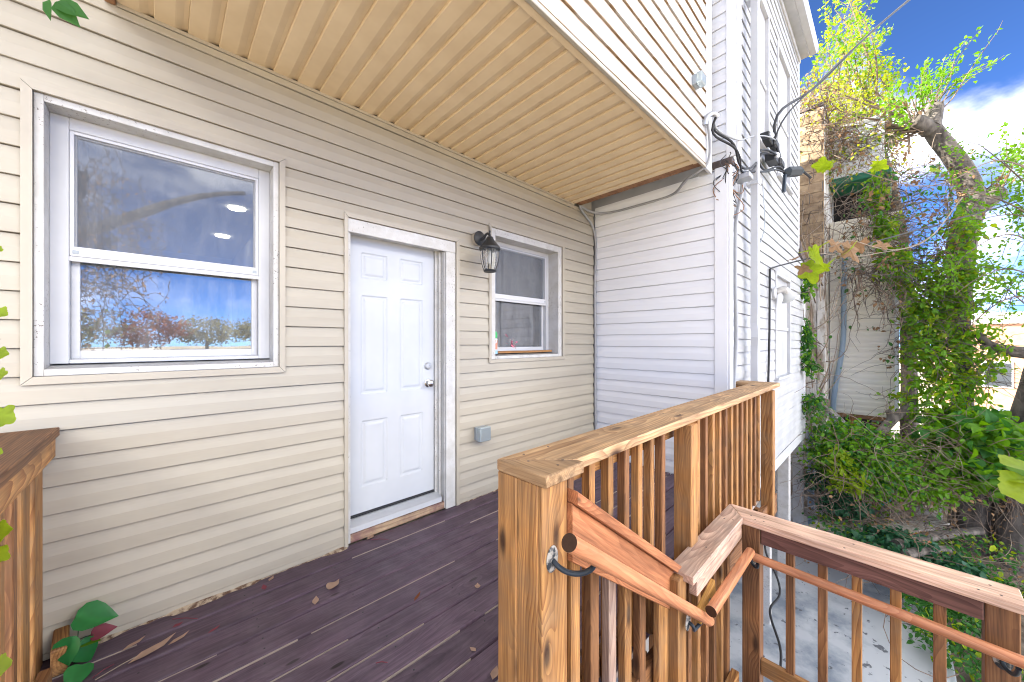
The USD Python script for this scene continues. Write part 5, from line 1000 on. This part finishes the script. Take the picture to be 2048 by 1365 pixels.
# undergrowth
leafy('shrub', 'dense green shrub under the beige bay beside the pipes', [(1700, 880, 6.3, .45, .45, .32, 1.0), (1690, 930, 6.1, .45, .45, .32, 1.0), (1740, 950, 6.0, .5, .5, .35, 1.0), (1770, 910, 6.3, .5, .5, .3, 1.0)], 3900, .08, 'oval', 'leaf_bright', 61, 'shrub', 170, tight=.36, extra=('leaf_green', .5))
leafy('shrub', 'yellow leaved bush low beside the leaning pipe', [(1690, 960, 5.75, .22, .25, .2, 1.0), (1680, 920, 5.9, .15, .15, .2, .5)], 420, .085, 'oval', 'leaf_lime', 62, 'shrub', 30)
leafy('shrub', 'olive brown bramble thicket before the pollarded trunk', [(1790, 970, 6.0, .5, .5, .24, 1.0), (1840, 960, 6.0, .5, .5, .26, 1.0), (1820, 925, 6.2, .5, .5, .3, .8), (1890, 910, 6.2, .35, .35, .28, .6)], 3000, .08, 'oval', 'leaf_bright', 63, 'shrub', 170, 'twig', tight=.36, extra=('leaf_bright', .5))
leafy('shrub', 'broad leaved bright green bush right of the ivy trunk', [(1940, 870, 5.8, .45, .45, .3, 1.0), (1990, 880, 5.9, .4, .4, .3, .8), (1960, 940, 5.6, .45, .45, .25, .8), (2030, 930, 5.6, .4, .4, .25, .6)], 1300, .14, 'heart', 'leaf_bright', 64, 'shrub', 70, tight=.32, extra=('leaf_green', .35))
leafy('ground_ivy', 'dark bluish ground ivy in front of the fallen boards', [(1730, 1090, 5.2, .35, .35, .12, 1.0), (1790, 1080, 5.2, .35, .3, .16, .8), (1880, 1120, 5.0, .35, .35, .10, .6), (1930, 1160, 4.9, .35, .35, .10, .6), (1690, 1010, 5.9, .3, .3, .14, .8), (1650, 960, 6.2, .25, .25, .2, .5)], 2000, .075, 'heart', 'leaf_dark', 65, 'ivy', 40)
leafy('ground_ivy', 'low green weeds growing beyond the pad kerb', [(1890, 1230, 4.4, .5, .4, .07, 1.0), (1930, 1310, 4.0, .4, .4, .07, 1.0), (1850, 1190, 4.7, .3, .3, .07, .6), (2000, 1180, 4.6, .4, .4, .08, .6)], 1300, .07, 'oval', 'leaf_green', 66, 'weeds', 20, extra=('leaf_lime', .2))
vine('dead_brush', 'pile of dry grey brush lying across the fallen boards', [(1640, 1780, 1020, 1060, 5.6, 6.1, 1), (1780, 1900, 1040, 1090, 5.3, 5.9, 1), (1880, 2040, 1110, 1170, 4.9, 5.6, .5)], 190, .85, ['dark_twig', 'twig', 'dark_twig', 'pale_twig'], [(3, .06, .06, 'oval', 'leaf_dry', .5)], seed=71, r=(.006, .0025), grav=0.0, curl=.22, bias=(0, -.2, .0), cat='brush')
vine('hanging_vine', 'curly bare stems draped in front of the olive thicket', [(1740, 1000, 820, 900, 5.6, 6.0, .0), (1740, 1960, 850, 940, 5.5, 6.0, 1)], 42, 1.1, ['pale_twig', 'twig'], [], seed=72, grav=.12, curl=.25, r=(.006, .003))
vine('hanging_vine', 'pale stringy vine hanging beside the pollarded trunk foot', [(1970, 2040, 930, 1000, 5.6, 6.0, 1), (1985, 2010, 900, 960, 5.8, 6.1, .6)], 60, 1.0, ['pale_twig', 'twig'], [(6, .05, .06, 'small', 'leaf_dry', .5), (3, .05, .08, 'oval', 'leaf_lime', .3)], seed=73, grav=.22, curl=.2, r=(.006, .0025))
leafy('ground_ivy', 'scattered small weeds over the soil before the shrubs', [(1700, 1060, 5.5, .7, .5, .08, 1), (1820, 1075, 5.4, .6, .5, .08, 1), (1950, 1100, 5.2, .6, .5, .08, 1)], 900, .06, 'oval', 'leaf_green', 67, 'weeds', 30, extra=('leaf_lime', .3))
# right-hand tree with feathery branches
st_ = thing('side_tree', 'grey tree at right edge with feathery small-leaved branches', 'tree', (9.9, -4.4, -2.3))
part(st_, 'trunk', trunk([at(2018, 1130, 6.0), at(2030, 1000, 6.0), at(2052, 860, 6.0), at(2085, 740, 6.0), at(2110, 500, 6.1)], [.26, .21, .19, .17, .15], seed=5), 'bark', smooth=60)
part(st_, 'limb', trunk([at(2100, 720, 6.0), at(2040, 705, 6.05), at(1990, 695, 6.1), at(1955, 668, 6.2)], [.12, .10, .08, .05], n=14, seed=6), 'bark', smooth=60)
lim = []
for a_, b_, c_ in (((2100, 560), (2010, 470), (1920, 520)), ((2100, 480), (2000, 400), (1900, 380)), ((2100, 420), (2010, 330), (1960, 290)), ((2100, 600), (2000, 540), (1910, 590)), ((2100, 620), (2010, 600), (1945, 650)), ((2100, 380), (2040, 330), (1985, 320)), ((2100, 660), (2040, 600), (1990, 560)), ((2100, 500), (2030, 430), (1960, 440))):
    lim.append(spline([at(*a_, 5.6), at(*b_, 5.5), at(*c_, 5.6)], 14))
lim = np.array(lim); part(st_, 'branches', tubes(lim, .016, .004, 6), 'twig')
tw_ = wander(lim[:, 3:].reshape(-1, 3), np.random.default_rng(4).normal(size=(len(lim) * 11, 3)) * .6 + (0, 0, .25), .6, 7, .14, 0, 6); part(st_, 'twigs', tubes(tw_, .005, .0015), 'dark_twig')
P_, D_ = sprays(tw_, 18, .035, 14, .15); part(st_, 'leaves', leaves(P_, .066, 'small', 61, .3, D_ * .3), 'leaf_bright'); P_, D_ = sprays(tw_[::5], 12, .05, 15, .15); part(st_, 'leaves', leaves(P_, .08, 'small', 62, .3), 'leaf_bright')
cl_ = thing('climbing_branch', 'thin arching grey branch crossing before the tangle with few big leaves', 'branch', at(1800, 400, 4.6))
pth = np.array([spline([at(2120, 380, 4.3), at(2048, 335, 4.4), at(1990, 322, 4.5), at(1930, 348, 4.6), at(1860, 372, 4.7), at(1790, 364, 4.8), at(1710, 338, 4.8), at(1660, 322, 4.8)], 40)]); part(cl_, 'stem', tubes(pth, .008, .003, 6), 'pale_twig')
part(cl_, 'leaves', leaves(np.array([at(1668, 322, 4.8), at(1660, 330, 4.8), at(1745, 328, 4.75), at(1770, 326, 4.75), at(1880, 340, 4.6)]), .20, lobed_tpl(5, .3, 1), 71, .4), 'leaf_lime')
cl2_ = thing('climbing_branch', 'pale vine branch with large yellow withered leaves by white house corner', 'branch', at(1700, 510, 4.2))
pth = np.array([spline([at(1925, 395, 4.5), at(1880, 455, 4.4), at(1840, 488, 4.3), at(1760, 506, 4.2), at(1700, 514, 4.1), at(1650, 508, 4.0), at(1612, 520, 3.9)], 36), spline([at(1860, 475, 4.35), at(1790, 500, 4.3), at(1740, 492, 4.2), at(1690, 482, 4.1), at(1650, 497, 4.0), at(1620, 490, 4.0)], 36)]); [part(cl2_, 'stem', tubes(q_[None], .0065, .003, 6), 'pale_twig') for q_ in pth]
part(cl2_, 'leaves', leaves(np.array([at(1628, 500, 4.0), at(1618, 505, 3.95), at(1655, 530, 4.0), at(1612, 525, 3.9), at(1672, 515, 4.0), at(1700, 500, 4.1)]), .24, lobed_tpl(5, .35, 2), 72, .7), 'leaf_lime')
part(cl2_, 'leaves', leaves(np.array([at(1615, 530, 3.9), at(1640, 540, 4.0), at(1690, 485, 4.1), at(1660, 480, 4.05), at(1780, 490, 4.25), at(1735, 480, 4.2), at(1605, 510, 3.9)]), .22, lobed_tpl(5, .5, 3), 73, 1.0), 'leaf_dry')
# big leaves close to the lens at the right
fv = thing('near_vine', 'large lime leaves of a vine hanging close at right edge', 'vine', at(2030, 970, 1.75))
pth = np.array([spline([at(2110, 900, 1.9), at(2090, 915, 1.88), at(2075, 925, 1.86), at(2062, 932, 1.84)], 16), spline([at(2130, 940, 1.85), at(2110, 960, 1.84), at(2095, 970, 1.83), at(2085, 978, 1.82)], 16)]); [part(fv, 'stem', tubes(q_[None], .004, .002, 5), 'pale_twig') for q_ in pth]
def set_leaf(parent, p, d, up, size, tpl, mat, name='leaf', seed=0):
    d = np.array(d, float); d /= np.linalg.norm(d); s = np.cross(up, d); s /= np.linalg.norm(s); u = np.cross(d, s); v = np.array(p) + size * (tpl[0][:, 0:1] * d + tpl[0][:, 1:2] * s + tpl[0][:, 2:3] * u)
    return part(parent, name, (v, tpl[1]), mat, smooth=True)
L_ = -rt
set_leaf(fv, at(2062, 932, 1.72), L_ + (0, 0, .06), (0, 0, 1.0) + fw * -.35, .125, lobed_tpl(5, .12, 4), 'leaf_lime'); set_leaf(fv, at(2050, 955, 1.7), L_ + (0, 0, -.05), (0, 0, 1.0) - fw * .25, .10, lobed_tpl(5, .12, 5), 'leaf_lime')
set_leaf(fv, at(2078, 978, 1.66), L_ + (0, 0, -.1), (0, 0, .8) - fw * .8, .165, lobed_tpl(5, .12, 6), 'leaf_lime'); set_leaf(fv, at(2090, 955, 1.7), L_ * .9 + (0, 0, -.05), (0, 0, 1) - fw * .3, .14, lobed_tpl(5, .2, 7), 'leaf_bright')
set_leaf(fv, at(1985, 1092, 1.9), (0.2, 0, -1), -fw, .035, lobed_tpl(5, .1, 8), 'leaf_lime')
# leaves at the left end of the deck
lv = thing('left_vine', 'lime green vine leaves poking in at left edge above the side railing', 'vine', (-0.55, -0.75, 0.6))
for k, (x_, y_, s_, d_) in enumerate([(-8, 622, .03, .9), (-12, 708, .035, .9), (-8, 752, .03, .9), (-12, 828, .055, .9), (-10, 905, .02, .9), (-14, 1068, .045, .85), (-14, 1105, .04, .85), (-10, 500, .02, .9), (-12, 1335, .04, .8)]):
    set_leaf(lv, at(x_, y_, d_), rt * 1.0 + np.array([0, 0, -.35 + .3 * (k % 3)]), -fw + np.array([0, 0, .4]), s_, lobed_tpl(5, .22, 10 + k), 'leaf_lime')
part(lv, 'stem', tube(spline([at(-25, 480, .92), at(-18, 640, .9), at(-22, 820, .9), at(-18, 1000, .88), at(-20, 1200, .85)], 30), .003, 5), 'pale_twig')
tl = thing('top_vine', 'three pointed green leaves hanging at top left on tan wall', 'vine', at(130, 20, 1.45))
for x_, y_, dx, dz, s_ in ((100, 0, -.12, -1, .075), (112, 6, .85, -.55, .12), (112, 4, .55, -1.0, .115)): set_leaf(tl, at(x_, y_, 1.45), rt * dx + np.array([0, 0, dz * .6]), -fw + np.array([0, 0, .3]), s_, leaf_tpl('oval'), 'leaf_green')
part(tl, 'stem', tube(spline([at(60, -40, 1.45), at(95, -12, 1.45), at(104, 0, 1.45)], 10), .002, 5), 'twig')
dv = thing('deck_seedling', 'green heart-leaved plant growing up through deck beside the timber block', 'plant', (-0.2, -0.12, 0.0))
for p, d_, up, s_, m_ in (((-0.265, -0.09, .175), (1, -.2, -.25), (-.25, -.55, .8), .125, 'leaf_blade'), ((-0.26, -0.14, .085), (.4, -.2, -1), (.3, -1, .3), .095, 'leaf_blade'), ((-0.285, -0.16, .13), (-.1, -.3, -1), (-.5, -1, .2), .10, 'leaf_blade'), ((-0.22, -0.13, .10), (.9, -.1, .1), (0, -.6, .8), .07, 'leaf_red'), ((-0.25, -0.22, .03), (-.2, -.8, -.3), (.2, -.5, .8), .09, 'leaf_blade'), ((-0.245, -0.13, .08), (.7, -.6, .2), (0, -.4, .9), .06, 'leaf_bright')):
    set_leaf(dv, p, d_, np.array(up), s_, leaf_tpl('heart'), m_)
part(dv, 'stem', tubes(np.array([spline([(-.27, -.12, -.02), (-.27, -.11, .09), q], 8) for q in ((-.265, -.09, .175), (-.26, -.14, .085), (-.285, -.16, .13), (-.22, -.13, .10))]), .0022, .0015, 5), 'leaf_dark')
# fallen leaves and twigs on the boards
GL = 'leaves fallen on the deck boards'
def onboard(px, py):
    r = fw + rt * (px - 1024) / 725 - np.array([0, 0, 1.0]) * (py - 684) / 725; k = (0.002 - 1.40) / r[2]; return np.array([0, -2.576, 1.40]) + r * k
def look_leaf(label, px, py, ang, size, tpl, mat, tilt=.1):
    p = onboard(px, py); d = np.array([math.cos(ang), math.sin(ang), 0]); s = np.array([-d[1], d[0], 0]); tv, tf = tpl; size *= 1.15; v = p + size * (tv[:, 0:1] * d + tv[:, 1:2] * s + np.array([0, 0, 1.0]) * (np.abs(tv[:, 2:3]) + .02 + tilt * np.abs(tv[:, 1:2])))
    solo('fallen_leaf', (v, tf), mat, label, 'leaf', smooth=True)
for lb, x_, y_, a_, s_, k_, m_ in (('long pale fallen leaf lying across a gap near the plant', 255, 1330, .25, .14, 'long', 'leaf_pale'), ('buff fallen leaf just above the long pale one', 335, 1292, .3, .07, 'long', 'leaf_pale'), ('thin whitish fallen leaf near the heart-leaved plant', 243, 1303, .3, .07, 'long', 'leaf_pale'), ('red fallen leaf with a dark stalk near the wall', 345, 1256, .1, .035, 'oval', 'leaf_red'), ('small red fallen leaf on the second gap', 415, 1268, .3, .045, 'long', 'leaf_red'), ('pink fallen leaf close below the wall strip', 530, 1180, 1.6, .04, 'oval', 'leaf_red'), ('round cream fallen leaf beside the pink one', 538, 1163, .8, .035, 'oval', 'leaf_pale'), ('curled tan fallen leaf cluster in mid deck', 660, 1178, .5, .06, 'heart', 'leaf_pale'), ('pinkish fallen leaf on the third gap', 630, 1210, 1.2, .05, 'oval', 'leaf_pale'), ('cream fallen leaf beside the door sill', 735, 1080, .4, .055, 'oval', 'leaf_pale'), ('pale fallen leaf at the left foot of door casing', 712, 1082, 2.5, .06, 'oval', 'leaf_pale'), ('brown fallen leaf right of mid deck', 828, 1203, .5, .055, 'long', 'leaf_russet'), ('tiny tan fallen leaf near the corner post', 955, 1176, .9, .03, 'heart', 'leaf_pale'), ('tiny white fallen leaf by the dark gap', 952, 1303, 1.9, .03, 'oval', 'leaf_pale'), ('pale fallen leaf at bottom by the corner post', 985, 1360, .5, .05, 'oval', 'leaf_pale')):
    look_leaf(lb, x_, y_, a_, s_, leaf_tpl(k_), m_)
for lb, a_, b_, r_, m_ in (('long pale straw lying from the plant toward the wall', (190, 1362), (310, 1296), .0022, 'pale_twig'), ('thin reddish twig crossing beside the pale straw', (185, 1358), (228, 1330), .0018, 'leaf_red'), ('thin reddish twig close to the tan wall', (345, 1240), (395, 1239), .0018, 'leaf_red'), ('short red twig near bottom of the deck', (752, 1328), (775, 1327), .002, 'leaf_red'), ('reddish stalk beside the cream leaf at door', (742, 1081), (777, 1080), .0016, 'leaf_red')):
    p, q = onboard(*a_), onboard(*b_); solo('fallen_twig', tube([p + (0, 0, .003), (p + q) / 2 + (0, 0, .008), q + (0, 0, .003)], r_, 5), m_, lb, 'twig')
# litter in the yard
t = thing('fallen_boards', 'weathered white boards lying flat on the yard soil', 'boards', at(1720, 1060, 5.6))
for k, (a_, b_) in enumerate(((at(1625, 1062, 5.6), at(1775, 1040, 5.9)), (at(1650, 1045, 5.9), at(1790, 1020, 6.2)), (at(1650, 1080, 5.35), at(1850, 1050, 5.6)), (at(1740, 1060, 5.6), at(1880, 1040, 5.8)))):
    board(t, 'board', a_, b_, (1, .3, .1), .24, .03, 'grey_timber')
t = thing('white_stake', 'upright white painted stake in the soil left of pollarded trunk', 'stake', at(1880, 1090, 5.9)); board(t, 'stake', at(1884, 1100, 5.9), at(1881, 1005, 5.95), (1, 0, 0), .06, .03, 'peeling_white')
t = thing('grey_crate', 'grey weathered box lid tilted beside the white stake', 'box lid', at(1850, 1030, 6.0)); board(t, 'lid', at(1825, 1022, 6.0), at(1875, 1040, 5.9), (0, 0, 1), .22, .05, 'grey_timber')
solo('clay_slab', np and (lambda m: (m[0] @ np.array([[.9, .3, .1], [-.3, .95, 0], [-.1, 0, .99]]) + at(1840, 1083, 5.3), m[1]))(cbox(.45, .22, .07, .01)), 'clay', 'broken orange clay slab lying in the ground ivy', 'slab')
solo('teal_bottle', lathe([(0, 0), (.03, 0), (.03, .16), (.012, .2), (.012, .24), (0, .24)], at(1760, 1010, 6.0), (0.2, -.6, .6), 14), 'teal_plastic', 'teal plastic tube lying in the undergrowth', 'bottle', smooth=40)
solo('round_lid', lathe([(0, .03), (.12, .03), (.14, 0), (.12, -.02), (0, -.02)], at(1648, 1020, 6.2), (-.6, .1, .8), 18), 'white_pvc', 'round white lid lying by the tall pipe foot', 'lid', smooth=40)
for k, (a_, b_, r_, lb) in enumerate(((at(1790, 1090, 5.1), at(1960, 1062, 5.8), .07, 'long pale log lying before the pollarded trunk'), (at(1810, 1110, 4.9), at(1900, 1100, 5.2), .06, 'shorter log beside the clay slab'))): solo('log', trunk([a_, (a_ + b_) / 2 + (0, 0, .03), b_], [r_, r_ * .9, r_ * .8], n=14, seed=k), 'bark', lb, 'log', smooth=60)
t = thing('hanging_log', 'sawn forked log hanging in vines below the beige bay', 'log', at(1765, 860, 6.3))
part(t, 'log', trunk([at(1758, 870, 6.2), at(1775, 850, 6.25), at(1795, 832, 6.3), at(1830, 800, 6.4)], [.075, .07, .06, .04], n=14, seed=3), 'bark', smooth=60); part(t, 'fork', trunk([at(1777, 848, 6.25), at(1780, 830, 6.25), at(1776, 822, 6.25)], [.05, .045, .04], n=8, seed=4), 'bark', smooth=60)
part(t, 'cut_end', lathe([(0, .002), (.072, 0)], at(1757, 871, 6.2), at(1758, 870, 6.2) - at(1775, 850, 6.25), 14), 'cut_wood')
# a tree behind the camera and a far treeline, mirrored in the windows
mt = thing('yard_tree', 'vine hung tree standing in the yard behind the deck', 'tree', (-2.0, -9.0, -2.4))
part(mt, 'trunk', trunk([(-2.1, -9.0, -2.4), (-2.0, -9.0, 1.0), (-1.7, -9.1, 3.0), (-1.3, -9, 5.0)], [.3, .25, .22, .18], seed=9), 'dark_bark', smooth=60)
part(mt, 'limb', trunk([(-1.9, -9.1, 3.4), (-0.8, -9.0, 4.0), (0.4, -9.2, 4.9), (1.6, -9.2, 5.4)], [.15, .11, .08, .05], seed=10), 'dark_bark', smooth=60)
S_ = clumps((-1.3, -9.0, 3.4), (1.1, .6, 1.6), 560, 60, 91, .2, .3); pa = wander(S_, np.random.default_rng(9).normal(size=(560, 3)) + (.3, 0, -.5), .9, 9, .3, .12, 92); part(mt, 'stems', tubes(pa, .010, .003), 'dark_twig')
P_, D_ = sprays(pa, 9, .06, 93); part(mt, 'leaves', leaves(P_[::3], .07, 'oval', 94, .6), 'leaf_dry')
for k in range(9):
    c_ = np.array([-36 + k * 8.5, -84 - (k % 3) * 5, 0.5]); t = thing('far_tree', 'autumn tree %s the far houses across the yards' % ('at the left end behind', 'second from left end behind', 'left of middle behind', 'just left of middle beyond', 'in the middle behind', 'just right of middle beyond', 'right of middle behind', 'second from right end behind', 'at the right end behind')[k], 'tree', c_ - (0, 0, 3), 'treeline across the yards')
    part(t, 'trunk', trunk([c_ - (0, 0, 3), c_, c_ + (0, 0, 3)], [.4, .3, .2], n=8), 'bark'); part(t, 'crown', leaves(clumps(c_ + (0, 0, 3.2), (5.2, 3.5, 2.9), 2200, 50, k, .3, .2), .55, 'small', k, .2), ('leaf_olive', 'leaf_russet', 'leaf_olive')[k % 3])
